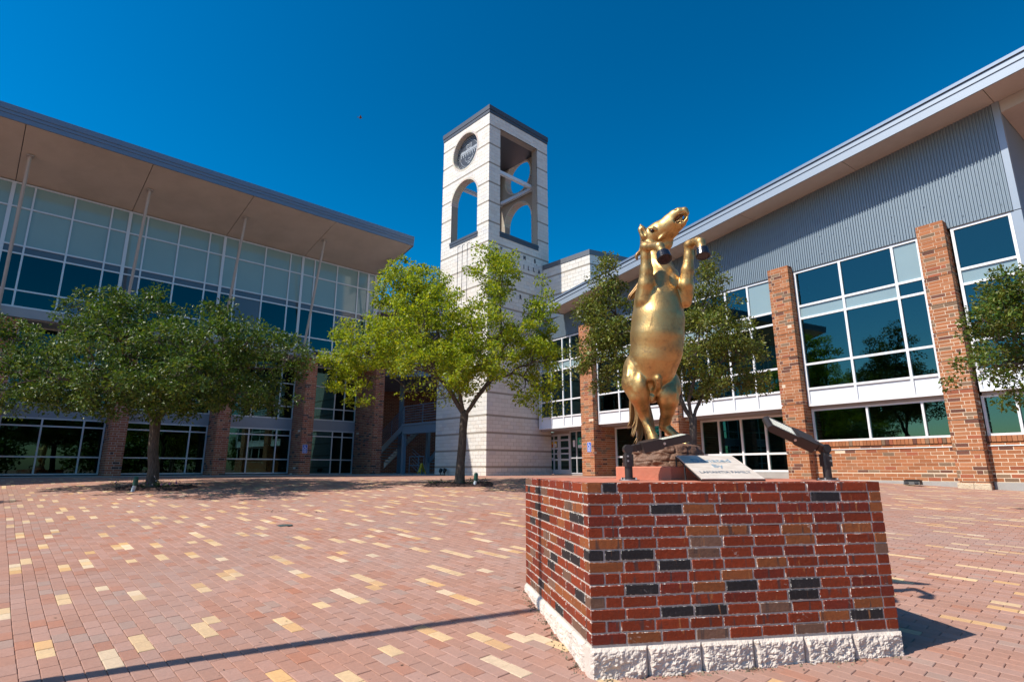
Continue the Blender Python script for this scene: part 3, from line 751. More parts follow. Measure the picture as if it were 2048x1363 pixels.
def clip(F, a, b, z0, z1, holes, o, col, band=False):
    hit = any(h(s) and h(s)[0] < z1 and h(s)[1] > z0 for h, _ in holes for s in (a + .001, (a + b) / 2, b - .001))
    if not hit: tb.append((F, [(a, z0), (b, z0), (b, z1), (a, z1)], o, col, band)); return
    n = 6; xs = [a + (b - a) * i / n for i in range(n + 1)]
    for h, (h0, h1) in holes:
        xs += [x for x in (h0, h1) if a < x < b]
    xs = sorted(xs)
    for x0, x1 in zip(xs[:-1], xs[1:]):
        if x1 - x0 < .004: continue
        A, B = spans(holes, x0 + 1e-4, z0, z1), spans(holes, x1 - 1e-4, z0, z1)
        if len(A) != len(B):
            mm = spans(holes, (x0 + x1) / 2, z0, z1); A = B = mm
        for (p0, p1), (q0, q1) in zip(A, B):
            if max(p1 - p0, q1 - q0) > .006: tb.append((F, [(x0, p0), (x1, q0), (x1, q1), (x0, p1)], o, col, band))
block_face(FTL, TWL, HL, .02, TH, True); block_face(FTR, TWR, HR, .02, TH, False)
block_face(FTO, TWL, HL, 9., TH, True); block_face(FTB, TWR, HR, 9., TH, False)
def finish_blocks(root, lst, limit):
    def score(e):
        F, poly, o, col, band = e; c = np.mean([F(s, 0, z) for s, z in poly], 0); u, v = project(c)
        area = abs(poly[1][0] - poly[0][0]) * abs(poly[2][1] - poly[1][1])
        bad = 0 if np.dot(F.n, CAM - c) > 0 and 0 < v < 1363 else 1e3
        hid = 40 if 3.0 < c[2] < 11.6 else 0                         # behind the lime green tree
        return np.linalg.norm(c - CAM) - area * 60 + bad + hid + (200 if band else 0)
    lst = sorted(lst, key=score); m = MB(); r = 0
    for F, poly, o, col, band in lst:
        isrect = len(poly) == 4 and abs(poly[0][1] - poly[1][1]) < 1e-6 and abs(poly[2][1] - poly[3][1]) < 1e-6
        if r < limit and isrect and not band and poly[1][0] - poly[0][0] > .18:
            a, b, z0, z1 = poly[0][0], poly[1][0], poly[0][1], poly[2][1]; r += 1
            put_piece('block', brick_mesh('block', round((b - a) * 100) / 100, .06, round((z1 - z0) * 500) / 500, .003, M['block_one']), root, F((a + b) / 2, o - .03, (z0 + z1) / 2), F.R(), (*col, 1))
        else: m.prism(F, poly, -.06, o + random.uniform(-.001, .001), tint=col)
    o_ = m.build('blockwork', M['block_face'], root); o_['kind'] = 'stuff'
finish_blocks(tower, tb, 300)
# voussoir rings round the arch and the seal
for nm, F in (('arch_ring', FTL), ('arch_ring', FTO)):
    m = MB()
    for (c, z, r, a0, a1, n) in ((2.15, 18.5, 1.12, 0, 360, 56), (2.15, 15.45, 1.18, 0, 180, 30)):
        for i in range(n):
            t0, t1 = rad(a0 + (a1 - a0) * i / n + .35), rad(a0 + (a1 - a0) * (i + 1) / n - .35); q = lambda t, rr: (c + math.cos(t) * rr, z + math.sin(t) * rr)
            m.prism(F, [q(t0, r - .008), q(t1, r - .008), q(t1, r + .10), q(t0, r + .10)], -.47, .007, tint=tuple(x * random.uniform(.9, 1.04) for x in (.60, .55, .48)))
    m.build(nm, M['block_face'], tower)['kind'] = 'stuff'
m = MB()
for F, W in ((FTL, TWL), (FTR, TWR), (FTO, TWL), (FTB, TWR)):
    m.box(F, -.03, W + .03, -.4, .028, TH, TH + .20); m.box(F, -.055, W + .055, -.4, .053, TH + .205, TH + .48)
m.build('roof_cap', M['dark_cap'], tower)
m = MB(); m.box(FTR, .44, TWR - .44, -TWL + .44, -.44, 19.36, 19.6); m.build('belfry_ceiling', M['dark_cap'], tower)
m = MB(); m.box(FTR, .44, TWR - .44, -TWL + .44, -.44, 12.5, 12.7); m.build('belfry_floor', M['concrete'], tower)
for F, a, b, z in ((FTL, .92, 3.38, 12.79), (FTR, .83, 3.83, 12.72), (FTO, .92, 3.38, 12.79), (FTB, .83, 3.83, 12.72)):
    m = MB(); m.box(F, a - .02, b + .02, -.50, .05, z + .16, z + .30); m.box(F, a - .01, b + .01, -.48, .03, z, z + .156); m.build('sill_cap', M['dark_cap'], tower)
for (F, a, b, o) in ((FTR, .40, 4.33, -.62), (FTB, .40, 4.33, -.62), (FTL, .78, 3.47, -.62), (FTO, .78, 3.47, -.62)):
    m = MB(); m.box(F, a, b, o - .09, o + .09, 16.93, 17.13); m.build('tie_beam', M['white_panel'], tower)
# seal: dark disc with a ring of lettering, open book, arcade and lamp
m = MB(); SO = -.30
cz = FTL(2.15, SO, 18.5); ux, uz = FTL.u, np.array([0, 0, 1.])
m.disc(cz, ux, uz, .001, 1.13, 56, th=FTL.n * -.04); seal = m.build('seal_disc', M['seal'], tower)
def text_mesh(txt, size, F, place, mat, parent, name, depth=.01, spacing=1.0, mirror=True):
    """letters as solid geometry: place(i, n, adv) -> (s, z, angle) of each letter; or one line when place is (s, z)"""
    cu = bpy.data.curves.new('t', 'FONT'); cu.size = size; cu.extrude = depth / 2; cu.align_x = 'CENTER'; cu.align_y = 'CENTER'; cu.resolution_u = 2
    vs_all = MB()
    def emit(ch, s, z, ang, sx=1.0):
        cu.body = ch; ob = bpy.data.objects.new('t', cu); COL.objects.link(ob); dg = bpy.context.evaluated_depsgraph_get(); me = bpy.data.meshes.new_from_object(ob.evaluated_get(dg))
        ca, sa = math.cos(ang), math.sin(ang); vs = []
        for v in me.vertices:
            x, y = v.co.x * sx, v.co.y; x, y = x * ca - y * sa, x * sa + y * ca
            vs.append(F(s + x * F.flip, F.off + v.co.z + depth / 2, z + y))
        if vs: vs_all.add(vs, [tuple(p.vertices) for p in me.polygons])
        bpy.data.objects.remove(ob); bpy.data.meshes.remove(me)
    for item in place: emit(*item)
    bpy.data.curves.remove(cu)
    return vs_all.build(name, mat, parent)
class TF(Frame):
    def __init__(s, F, off, flip=1): s.P, s.u, s.n, s.off, s.flip = F.P, F.u, F.n, off, flip
# seen from outside, s runs to the viewer's left on this face
G = TF(FTL, SO + .004, -1); its = []
def ring_text(txt, r, a_mid, step, up=True):
    n = len(txt)
    for i, ch in enumerate(txt):
        if ch == ' ': continue
        a = a_mid + (-(i - (n - 1) / 2) * step if up else (i - (n - 1) / 2) * step)
        its.append((ch, 2.15 - math.cos(rad(a)) * r, 18.5 + math.sin(rad(a)) * r, rad(a - 90 if up else a + 90)))
ring_text('LAREDO COMMUNITY COLLEGE', .955, 90, 8.6); ring_text('LAREDO TEXAS', .955, 270, 8.6, False)
text_mesh('', .20, G, its, M['emblem'], seal, 'lettering', .012)
m = MB(); q = lambda x, z: FTL(2.15 - x, SO + .004, 18.5 + z)
for r in (.80, 1.09): m.disc(q(0, 0), ux, uz, r, r + .022, 56, th=FTL.n * .008)
def stroke(m, pts, wd, F0=q):
    pts = [np.array(p) for p in pts]
    for a, b in zip(pts[:-1], pts[1:]):
        d = (b - a) / (np.linalg.norm(b - a) + 1e-9); nn = np.array([-d[1], d[0]]) * wd / 2; a2, b2 = a - d * wd * .3, b + d * wd * .3
        P4 = [a2 - nn, b2 - nn, b2 + nn, a2 + nn]; lo = [F0(*p) for p in P4]; m.hexa(lo + [p + FTL.n * .008 for p in lo])
stroke(m, [(-.22, .36), (0, .31), (.22, .36), (.22, .60), (0, .55), (-.22, .60), (-.22, .36)], .035); stroke(m, [(0, .31), (0, .55)], .03)
for x in (-.12, .12): stroke(m, [(x, .39), (x, .52)], .03)
stroke(m, [(-.74, .20), (.74, .20)], .10); stroke(m, [(-.74, .10), (.74, .10)], .05); stroke(m, [(-.70, .28), (-.35, .26), (0, .30), (.35, .26), (.70, .28)], .05)
for i in range(8): x = -.70 + .2 * i; stroke(m, [(x, -.10), (x, .10)], .055)
for i in range(7):
    x = -.60 + .2 * i; stroke(m, [(x - .07, .04), (x - .04, .08), (x + .04, .08), (x + .07, .04)], .03)
stroke(m, [(-.34, -.30), (-.30, -.42), (-.10, -.50), (.12, -.46), (.36, -.28), (.30, -.42), (.12, -.52)], .035); stroke(m, [(-.30, -.42), (-.36, -.20)], .03)
stroke(m, [(-.08, -.36), (0, -.28), (.1, -.36)], .03); stroke(m, [(.36, -.28), (.42, -.22), (.36, -.18)], .03); stroke(m, [(-.12, -.62), (0, -.54), (.14, -.62), (-.12, -.62)], .03)
m.build('emblem', M['emblem'], seal)
# letters on the shaded face and engraved grooves on the sunlit one
G = TF(FTR, .004, 1); its = []
for ch, u, v in (('T', 1002, 499), ('N', 1025.3, 506), ('A', 1037.5, 512.5), ('N', 1048.8, 516), ('B', 1069.5, 523), ('.', 1073, 527), ('I', 1047.3, 534), ('L', 1056.8, 537), ('L', 1067.3, 540), ('A', 1077.7, 544), ('R', 1040.5, 594)):
    its.append((ch, FTR.s_at(u, v), FTR.z_at(u, v), 0, .62))
text_mesh('', .36, G, its, M['letter'], tower, 'lettering', .03)
m = MB()
for u, v in ((916, 494), (925, 490), (935, 486)):
    s = FTL.s_at(u, v); z = FTL.z_at(u, v); m.box(FTL, s - .02, s + .02, -.01, .003, z - 3.4, z); m.box(FTL, s - .22, s - .021, -.01, .0025, z - .035, z)
m.build('engraved_groove', M['letter'], tower)

# ================================================================== white block annex behind the right wing's roof
annex = thing('annex', 'low white block building between the tower and the right wing roof', 'building', FTR(4.2, 1.7, 0))
AO = FTR(4.2, .02, 0); FA1 = Frame(AO, NL, -UL); AZ2 = azd(62.0); FA2 = Frame(FA1(3.45, 0, 0), AZ2, np.array([AZ2[1], -AZ2[0]]))
core = MB(); core.box(FA1, 0, 3.44, -3, -.012, 8.6, 11.60); core.box(FA2, .01, 9, -3, -.012, 8.6, 11.60); core.build('wall', M['mortar_white'], annex)
tb = []; BANDS = [7.54, 8.70, 9.87, 11.03]
block_face(FA1, 3.45, [], 8.62, 11.62, True); block_face(FA2, 9, [], 8.62, 11.62, False); finish_blocks(annex, tb, 180)
m = MB(); m.box(FA1, -.0, 3.47, -3, .03, 11.62, 11.90); m.box(FA2, .0, 9, -3, .03, 11.62, 11.899); m.build('roof_cap', M['cap_grey'], annex)
# ================================================================== right wing: brick piers, tall windows, corrugated metal, sloping roof
right = thing('brick_wing', 'two storey brick pier building with teal windows, corrugated metal band and sloping roof', 'building', FR(6, 0, .05))
CO = -.35; S_NEAR, S_FAR = -1.95, 18.7
def zs_(s): return 10.183 - .1112 * s                                # underside of the soffit at the wall
def pal_right():
    r = random.random(); j = random.uniform(.85, 1.14)
    c = (.38, .145, .062) if r < .55 else (.42, .18, .085) if r < .74 else (.23, .145, .09) if r < .86 else (.15, .062, .042) if r < .93 else (.33, .10, .05)
    return tuple(x * j for x in c)
def groove_core(m, a, b, d):                                        # core set back at each raked joint, every eighth course
    m.box(FR, a + .03, b - .03, -d, -.035, -.25, 7.35)
    z = 7.352
    while z > -.2:
        z1 = max(-.25, z - 8 * .1016 + .031); m.box(FR, a + .003, b - .003, -d, -.003, z1, z); z -= 8 * .1016
bk = Bricks(right, M['brick_one'], M['brick_face'], pal_right); core = MB()
PIERS = [(-.31, .36, .45), (4.25, 4.99, 1.42), (9.30, 10.02, 1.62), (14.15, 14.99, 1.68)]
for a, b, d in PIERS:
    bk.pier(FR, a, b, 0, d, -.16, 7.36, groove=True, mod=.3048); groove_core(core, a, b, d)
# low brick walls under the near windows
for s0, s1 in ((.36, 4.25), (-1.93, -.31)):
    bk.wall(FR, s0, s1, -.36, .05, 1.068, groove=7); core.box(FR, s0, s1, -.7, -.363, -.2, 1.06)
    n = int((s1 - s0) / .1016)
    for i in range(n):
        a = s0 + (s1 - s0) * i / n; b = s0 + (s1 - s0) * (i + 1) / n
        bk.put(FR, a + .005, b - .005, -.62, -.335, 1.085, 1.245, 'sill_brick')
bk.finish(); core.build('mortar_core', M['mortar_tan'], right)
m = MB()
for s0, s1 in ((.37, 4.24), (-1.93, -.32)): m.box(FR, s0, s1, -.60, -.325, -.3, .045)
m.box(FR, 5.0, 9.29, -1.7, -1.35, -.1, .26); m.box(FR, 10.03, 14.14, -1.7, -1.35, -.1, .26)
m.build('concrete_base', M['concrete'], right)
for i in range(2):
    split_block(FR, -.335 + .36 * i, .02 + .36 * i, -.30, .02, .05, amp=.012).build('base_block', plain('tan split block', (.56, .46, .33), .95, var=.2, scale=14, bmp=.7, bscale=60, stain=.2) if 'tan_split' not in M else M['tan_split'], right)
m = MB()
for s0, s1 in ((.37, 4.24), (-1.93, -.32)): m.tube([FR(s0, -.345, .985), FR(s1, -.345, .985)], .011, 8)
m.build('conduit', M['alu_white'], right)
# upper glazing
ROW = [2.42, 3.00, 3.83, 5.44, 5.88, 7.14]
def um(i, j, n, bay):
    if j == 0: return M['white_panel']
    if j == 3: return M['frost_glass'] if not (i == 0 and bay in (2, 3)) else M['glass']
    if j == 4 and i == 0 and bay in (2, 3): return M['frost_glass']
    return M['glass']
UB = [(1, [-1.74, -.38]), (2, [.42, 1.15, 2.70, 4.22]), (3, [5.02, 6.02, 6.96, 7.92, 9.27]), (4, [10.05, 11.4, 12.75, 14.12]),
      (5, [15.02] + [FR.s_at(u, 855, CO) for u in (1145, 1128.6, 1105, 1084)] + [18.6])]
for bay, cs in UB:
    rows = ROW
    glazing(FR, CO, cs, rows, lambda i, j, b=bay, n=len(cs): um(i, j, n, b), right, M['alu_white'], .07, 'window', proud=.05, back=.06)
    m = MB(); m.box(FR, cs[0], cs[-1], -1.75, CO - .065, 2.33, 2.415); m.build('overhang_soffit', M['bronze'], right)
# lower windows
glazing(FR, -.52, [.38, 1.05, 2.53, 4.23], [1.25, 2.33], lambda i, j: M['glass'], right, M['alu_white'], .06, 'window', proud=.06)
glazing(FR, -.52, [-1.9, -1.06, -.33], [1.25, 2.33], lambda i, j: M['glass'], right, M['alu_white'], .06, 'window', proud=.06)
GO = -1.45
l3 = [5.02] + sorted(FR.s_at(u, 860, GO) for u in (1533, 1484, 1439)) + [9.28]
glazing(FR, GO, l3, [.27, .93, 2.33], lambda i, j: M['glass'], right, M['alu_white'], .075, 'window', proud=.06)
glazing(FR, GO, [10.05, 11.4, 12.75, 14.13], [.27, .93, 2.33], lambda i, j: M['glass'], right, M['alu_white'], .075, 'window', proud=.06)
d = {k: FR.s_at(k, 900, GO) for k in (1158, 1155, 1140, 1119, 1097, 1081)}
glazing(FR, GO, [15.01, d[1155] + .02, d[1140] - .04], [.12, .93, 2.33], lambda i, j: M['glass'], right, M['alu'], .06, 'window', proud=.05)
glazing(FR, GO, [d[1097] + .04, d[1081], 18.75], [.12, .93, 2.33], lambda i, j: M['glass'], right, M['alu'], .06, 'window', proud=.05)
m = MB(); m.box(FR, d[1140] - .04, d[1097] + .04, GO - .08, GO + .05, 2.21, 2.33); m.build('door_head', M['bronze'], right)
m = MB(); m.box(FR, 15.0, 18.75, GO - .3, GO + .02, -.02, .115); m.build('door_sill', M['concrete'], right)
for a, b, side in ((d[1140] - .04, d[1119] - .005, 1), (d[1119] + .005, d[1097] + .04, 0)):
    rows = [.13, .35, .86, 1.17, 1.48, 1.95, 2.20]
    m = MB(); m.box(FR, a, a + .11, GO - .03, GO + .03, .125, 2.205); m.box(FR, b - .11, b, GO - .03, GO + .03, .125, 2.205)
    m.box(FR, a + .11, b - .11, GO - .03, GO + .027, .125, .34)
    for z, h in ((.86, .045), (1.17, .035), (1.45, .045), (1.88, .045), (2.155, .05)): m.box(FR, a + .11, b - .11, GO - .03, GO + .026, z - h, z + h)
    dr = m.build('door', M['alu'], right)
    for z0, z1 in ((.34, .815), (.905, 1.135), (1.205, 1.405), (1.495, 1.835), (1.925, 2.105)): pane(FR, a + .11, b - .11, GO, z0, z1, M['glass'], dr)
    sx = b - .06 if side else a + .06
    m = MB(); m.tube([FR(sx, GO + .03, .98), FR(sx, GO + .09, .98), FR(sx, GO + .09, 1.32), FR(sx, GO + .03, 1.32)], .016, 8); m.build('handle', M['galv'], dr)
# siding
m = MB(); p = .078; n = int((S_FAR + .0 + 1.80) / p); pr = [(0, .0), (.18, .036), (.5, .036), (.68, 0.)]
line = [(-1.80 + p * (i + a), CO + .02 + o) for i in range(n) for a, o in pr]
vs = []; fs = []
for s, o in line: vs += [FR(s, o, 7.16), FR(s, o, zs_(s) - .002)]
for i in range(len(line) - 1): fs.append((2 * i, 2 * i + 2, 2 * i + 3, 2 * i + 1))
m.add(vs, fs); m.build('siding', M['siding'], right)
m = MB()
for i in range(46):
    s = -1.6 + i * .434 + .014
    for z in np.arange(7.45, zs_(s) - .1, .62): m.box(FR, s - .012, s + .012, CO + .052, CO + .066, z - .012 + .12 * (i % 2), z + .012 + .12 * (i % 2))
m.build('siding_screws', M['steel_blue'], right)['kind'] = 'stuff'
m = MB(); m.box(FR, -1.80, S_FAR, CO - .06, CO + .075, 7.142, 7.162); m.build('drip_flashing', M['bronze_dark'], right)
m = MB(); m.hexa([FR(-1.96, CO - .1, 7.16), FR(-1.805, CO - .1, 7.16), FR(-1.805, CO + .06, 7.16), FR(-1.96, CO + .06, 7.16), FR(-1.96, CO - .1, zs_(-1.96)), FR(-1.805, CO - .1, zs_(-1.8)), FR(-1.805, CO + .06, zs_(-1.8)), FR(-1.96, CO + .06, zs_(-1.96))])
m.box(FR, -1.96, -1.745, CO - .1, CO + .055, 2.40, 7.139); m.build('corner_trim', M['fascia_light'], right)
m = MB(); m.hexa([FR(-1.955, -14, -.2), FR(-1.90, -14, -.2), FR(-1.90, CO - .102, -.2), FR(-1.955, CO - .102, -.2), FR(-1.955, -14, 8.6), FR(-1.90, -14, 8.6), FR(-1.90, CO - .102, 10.39), FR(-1.955, CO - .102, 10.39)])
m.build('end_wall', M['steel_blue'], right)
# soffit boards, drop beam, fascia
OF = .78; RS_FAR, RS_NEAR = 16.4, -6.5
cuts = [RS_NEAR, -1.88, 1.78, 5.44, 9.10, 12.76, RS_FAR]
for a, b in zip(cuts[:-1], cuts[1:]):
    a2, b2 = a + .009, b - .009; m = MB(); P = lambda s, o, z: FR(s, o, zs_(s) + z)
    m.hexa([P(a2, CO + .012, 0), P(b2, CO + .012, 0), P(b2, OF - .03, -.03), P(a2, OF - .03, -.03), P(a2, CO + .012, .06), P(b2, CO + .012, .06), P(b2, OF - .03, .06), P(a2, OF - .03, .06)])
    m.build('soffit_panel', M['soffit'], right)
P = lambda s, o, z: FR(s, o, zs_(s) + z)
def slab(m, s0, s1, o0, o1, z0, z1): m.hexa([P(s0, o0, z0), P(s1, o0, z0), P(s1, o1, z0), P(s0, o1, z0), P(s0, o0, z1), P(s1, o0, z1), P(s1, o1, z1), P(s0, o1, z1)])
m = MB(); slab(m, RS_NEAR, -1.965, -14, CO - .0, -.34, .05); m.build('end_soffit', M['soffit'], right)
m = MB(); slab(m, RS_NEAR, RS_FAR, -15, OF - .035, .07, .30); m.build('roof', M['fascia'], right)
m = MB(); slab(m, RS_NEAR, RS_FAR, OF - .03, OF + .02, -.05, .22); slab(m, RS_NEAR, RS_FAR, OF - .03, OF + .045, .224, .36); m.build('fascia', M['fascia_light'], right)
m = MB(); slab(m, RS_NEAR, RS_FAR, OF - .03, OF + .03, .364, .385); slab(m, RS_NEAR, RS_FAR, OF - .03, OF + .085, .39, .455); slab(m, RS_NEAR, RS_FAR, OF - .03, OF + .06, .46, .50); m.build('gutter_edge', M['fascia'], right)
m = MB(); slab(m, RS_FAR, RS_FAR + .05, -6, OF + .02, -.04, .36); m.build('end_fascia', M['fascia_light'], right)
# rooms behind the glass
m = MB(); m.box(FR, -1.8, S_FAR, -5.2, -5.0, -.05, 7.4); m.box(FR, -1.8, S_FAR, -5, CO - .35, 2.62, 2.80); m.box(FR, -1.8, S_FAR, -5, CO - .35, 7.16, 7.3); m.box(FR, -1.8, S_FAR, -5, -1.5, .0, .08)
for s in (4.6, 9.66, 14.6): m.box(FR, s - .08, s + .08, -4.9, -1.8, .08, 7.1)
m.box(FR, -1.88, -1.8, -5, CO - .2, 0, 7.3)
m.build('room_wall', M['interior'], right)
# things standing in the rooms, seen through the glass
sh = thing('shelving', 'wire storage shelving with boxes behind the ground floor glass', 'shelf', FR(7.4, -2.6, .08)); m = MB()
for s in (6.2, 7.35, 8.5):
    for o in (-2.9, -2.5): m.tube([FR(s, o, .08), FR(s, o, 1.95)], .016, 6)
m.build('upright', M['galv'], sh)
for z in (.5, 1.1, 1.8): mb = MB(); mb.box(FR, 6.2, 8.5, -2.92, -2.48, z, z + .03); mb.build('shelf', M['galv'], sh)
for s, z, wd, h, c, lb in ((6.5, 1.13, .4, .3, (.45, .36, .22), 'tan carton on the middle wire shelf, beside the pale carton'), (7.1, 1.13, .3, .22, (.50, .50, .45), 'pale carton on the middle wire shelf'), (7.8, 1.83, .35, .12, (.4, .04, .03), 'flat red box on the top wire shelf'), (7.0, 1.83, .5, .10, (.08, .16, .4), 'flat blue box on the top wire shelf'), (8.0, .53, .4, .3, (.55, .5, .4), 'cream carton on the lowest wire shelf')):
    m = MB(); m.box(FR, s, s + wd, -2.88, -2.55, z, z + h); m.box(FR, s + wd * .42, s + wd * .58, -2.885, -2.545, z, z + h + .003, tint=(.6, .5, .4)); o = m.build('carton', plain('carton', c, .8), origin=FR(s, -2.7, z)); tag(o, lb, 'box', 'boxes behind the right wing glass')
m = MB(); m.hexa([FR(5.55, -2.0, .09), FR(5.95, -2.0, .09), FR(5.95, -1.96, .09), FR(5.55, -1.96, .09), FR(5.75, -2.35, 1.25), FR(6.15, -2.35, 1.25), FR(6.15, -2.31, 1.25), FR(5.75, -2.31, 1.25)])
tag(m.build('board', plain('pale board', (.45, .48, .46), .6), origin=FR(5.7, -2, .09)), 'pale board leaning inside behind the ground floor glass', 'board')
for s, o_, z, wd, h, c, lb in ((.75, -1.2, 1.27, .42, .30, (.62, .62, .60), 'white carton inside the low window nearest the stone based pier'), (.62, -1.35, 1.58, .40, .20, (.45, .43, .36), 'tan lid box stacked behind the white carton in the low window'), (2.62, -1.0, 1.27, .5, .26, (.30, .32, .31), 'grey office machine inside the middle of the low window')):
    m = MB(); m.box(FR, s, s + wd, o_ - .25, o_, z, z + h); m.box(FR, s + .04, s + wd - .04, o_, o_ + .004, z + .05, z + h - .12, tint=(.1, .1, .1)); o = m.build('carton', plain('box', c, .8), origin=FR(s, o_, z)); tag(o, lb, 'box', 'boxes behind the right wing glass')
m = MB(); m.box(FR, .4, 4.2, -1.6, -.7, 1.18, 1.262); m.box(FR, .4, 4.2, -1.58, -1.5, .1, 1.18); tag(m.build('counter', plain('counter top', (.2, .2, .19), .5), origin=FR(2, -1, .1)), 'grey counter running along inside the low window', 'counter')
# notices on the glass by the entrance
NT = lambda s: FR(s, GO + .012, 1.6)
for s, z, wd, h, mat, nm, lb in ((d[1119] + .20, 1.52, .50, .29, 'sign_yellow', 'notice', 'yellow and white notice on the left entrance door'), (FR.s_at(1148.5, 888, GO) - .09, 1.50, .17, .34, 'sign_white', 'notice', 'white paper sheet on the glass beside the entrance doors'), (FR.s_at(1163, 888, GO) - .1, 1.42, .36, .54, 'sign_green', 'poster', 'green poster in the glass beside the brick pier')):
    m = MB(); m.box(FR, s, s + wd, GO + .012, GO + .018, z, z + h)
    if mat == 'sign_yellow':
        m.box(FR, s + .03, s + wd * .48, GO + .012, GO + .021, z + .02, z + h - .09, mi=1); m.box(FR, s + .30, s + .42, GO + .012, GO + .021, z + .03, z + .15, mi=2)
        for k in range(3): m.box(FR, s + .06, s + wd * .45, GO + .012, GO + .023, z + .05 + .04 * k, z + .06 + .04 * k, mi=3)
    if mat == 'sign_green': m.box(FR, s + .02, s + wd - .02, GO + .012, GO + .021, z + .02, z + .17, mi=1); m.disc(FR(s + wd * .45, GO + .019, z + .36), FR.u, np.array([0, 0, 1.]), .05, .08, 20, th=FR.n * .004, mi=1)
    tag(m.build(nm, [M[mat], M['sign_white'], plain('red print', (.5, .05, .04), .5), M['letter']], origin=FR(s, GO, z)), lb, 'notice')

# ================================================================== connecting building behind the stair passage
conn = thing('connecting_building', 'shaded brick connecting building with dark roof behind the metal stair', 'building', (-7.5, 41, .06))
def brick_tex():
    m_, t, b, o = new_mat('distant brickwork'); tc = coords(t, 'Object'); mp = t.nodes.new('ShaderNodeMapping'); mp.inputs['Rotation'].default_value = (rad(90), 0, 0); t.links.new(tc, mp.inputs[0])
    br = N(t, 'ShaderNodeTexBrick', Scale=1.); br.inputs['Brick Width'].default_value = .3048; br.inputs['Row Height'].default_value = .1016; br.inputs['Mortar Size'].default_value = .008
    br.inputs['Color1'].default_value = (.26, .085, .05, 1); br.inputs['Color2'].default_value = (.15, .05, .035, 1); br.inputs['Mortar'].default_value = (.38, .31, .25, 1)
    t.links.new(mp.outputs[0], br.inputs['Vector']); t.links.new(br.outputs[0], b.inputs['Base Color']); b.inputs['Roughness'].default_value = .9; return m_
m = MB(); m.wbox(-14, 2, 41, 41.3, -.1, 9.6); m.build('wall', brick_tex(), conn)
m = MB(); m.wbox(-14, 2, 36.2, 43, 10.6, 10.75); m.wbox(-14, 2, 36.2, 43, 10.756, 11.3); m.build('roof', M['steel_blue'], conn)
m = MB(); m.wbox(-9.2, -4.6, 34.0, 36.59, 5.9, 6.25); m.wbox(-14, 1, 36.6, 41, 5.9, 6.25); m.wbox(-14, 1, 36.6, 41, 9.3, 9.5); m.build('walkway_and_shade_deck', M['steel_blue'], conn)  # rear decks are walkways; forward piece added to shade the stair passage
m = MB()
for x in np.arange(-12, 1.1, 1.5): m.tube([(x, 36.7, 6.25), (x, 36.7, 7.4)], .03, 6)
for z in (6.5, 6.75, 7.0, 7.2, 7.4): m.tube([(-13, 36.7, z), (1, 36.7, z)], .02, 6)
m.build('railing', M['steel_blue'], conn)
for x in (-10.6, -7.2, -3.6):
    m = MB(); m.wbox(x - .13, x + .13, 36.5, 36.76, .0, 10.6); m.build('column', M['steel_blue'], conn)
m = MB(); m.wbox(-4.8, -3.0, 40.93, 40.99, 6.9, 9.0); m.build('window', M['glass_dark'], conn)
m = MB(); m.wbox(-14, 2, 30.5, 41, .0, .085); m.build('passage_floor', M['concrete'], conn)

# ================================================================== metal stair and landing in the passage
FS = Frame(FTL(4.25, -.5, 0), UT, -UL); ZD = 2.96
stair = thing('metal_stair', 'blue grey steel stair and landing in the shaded passage left of the tower', 'stair', FS(2.2, -.5, .08))
PX = 4.03
m = MB(); m.box(FS, .05, PX + .10, -.10, .0, ZD - .50, ZD - .06); m.box(FS, .05, PX + .10, -.12, .06, ZD - .056, ZD + .06); m.box(FS, .05, PX + .1, -.12, .06, ZD - .56, ZD - .505); m.build('edge_beam', M['steel_blue'], stair)
m = MB(); m.box(FS, .05, PX + .05, -1.9, -.125, ZD - .04, ZD + .02); m.build('landing', M['steel_blue'], stair)
for s, o_ in ((PX, -.09), (.25, -1.8), (PX, -1.85)):
    m = MB(); m.box(FS, s - .10, s + .10, o_ - .10, o_ + .10, .08, ZD - .57 if o_ > -1 else ZD - .05); m.build('post', M['steel_blue'], stair)
def rails(m, a, b, n, hgt=1.05, posts=3):
    a, b = np.array(a), np.array(b)
    for k in range(n): z = .16 + (hgt - .16) * k / (n - 1); m.tube([a + [0, 0, z], b + [0, 0, z]], .019 if k < n - 1 else .026, 6)
    for k in range(posts): q = a + (b - a) * (k / (posts - 1)); m.tube([q, q + [0, 0, hgt]], .026, 6)
m = MB(); rails(m, FS(.1, -.03, ZD + .06), FS(PX, -.03, ZD + .06), 7); m.build('landing_rail', M['steel_blue'], stair)
# flight falling away to the left of the post, with closed stringers
m = MB(); R0, R1 = np.array(FS(PX + .05, -.05, ZD)), np.array(FS(PX + 4.1, -.05, .75)); 
for off in (0, -1.25):
    q = FS.n * off; up = np.array([0, 0, .17])
    m.hexa([R0 + q - up * 2, R0 + q - up * 2 + FS.n * .06, R1 + q - up * 2 + FS.n * .06, R1 + q - up * 2, R0 + q + up * .4, R0 + q + up * .4 + FS.n * .06, R1 + q + up * .4 + FS.n * .06, R1 + q + up * .4])
m.build('stringer', M['steel_blue'], stair)
for i in range(13):
    p_ = R0 + (R1 - R0) * (i + .5) / 13; m = MB(); m.box(Frame(p_[:2], FS.u[:2], FS.n[:2]), -.17, .15, -1.24, -.005, p_[2] - .03, p_[2] + .012); m.build('tread', M['steel_blue'], stair)
m = MB(); rails(m, R0 + [0, 0, .1], R1 + [0, 0, .1], 7, 1.0, 4); m.build('flight_rail', M['steel_blue'], stair)
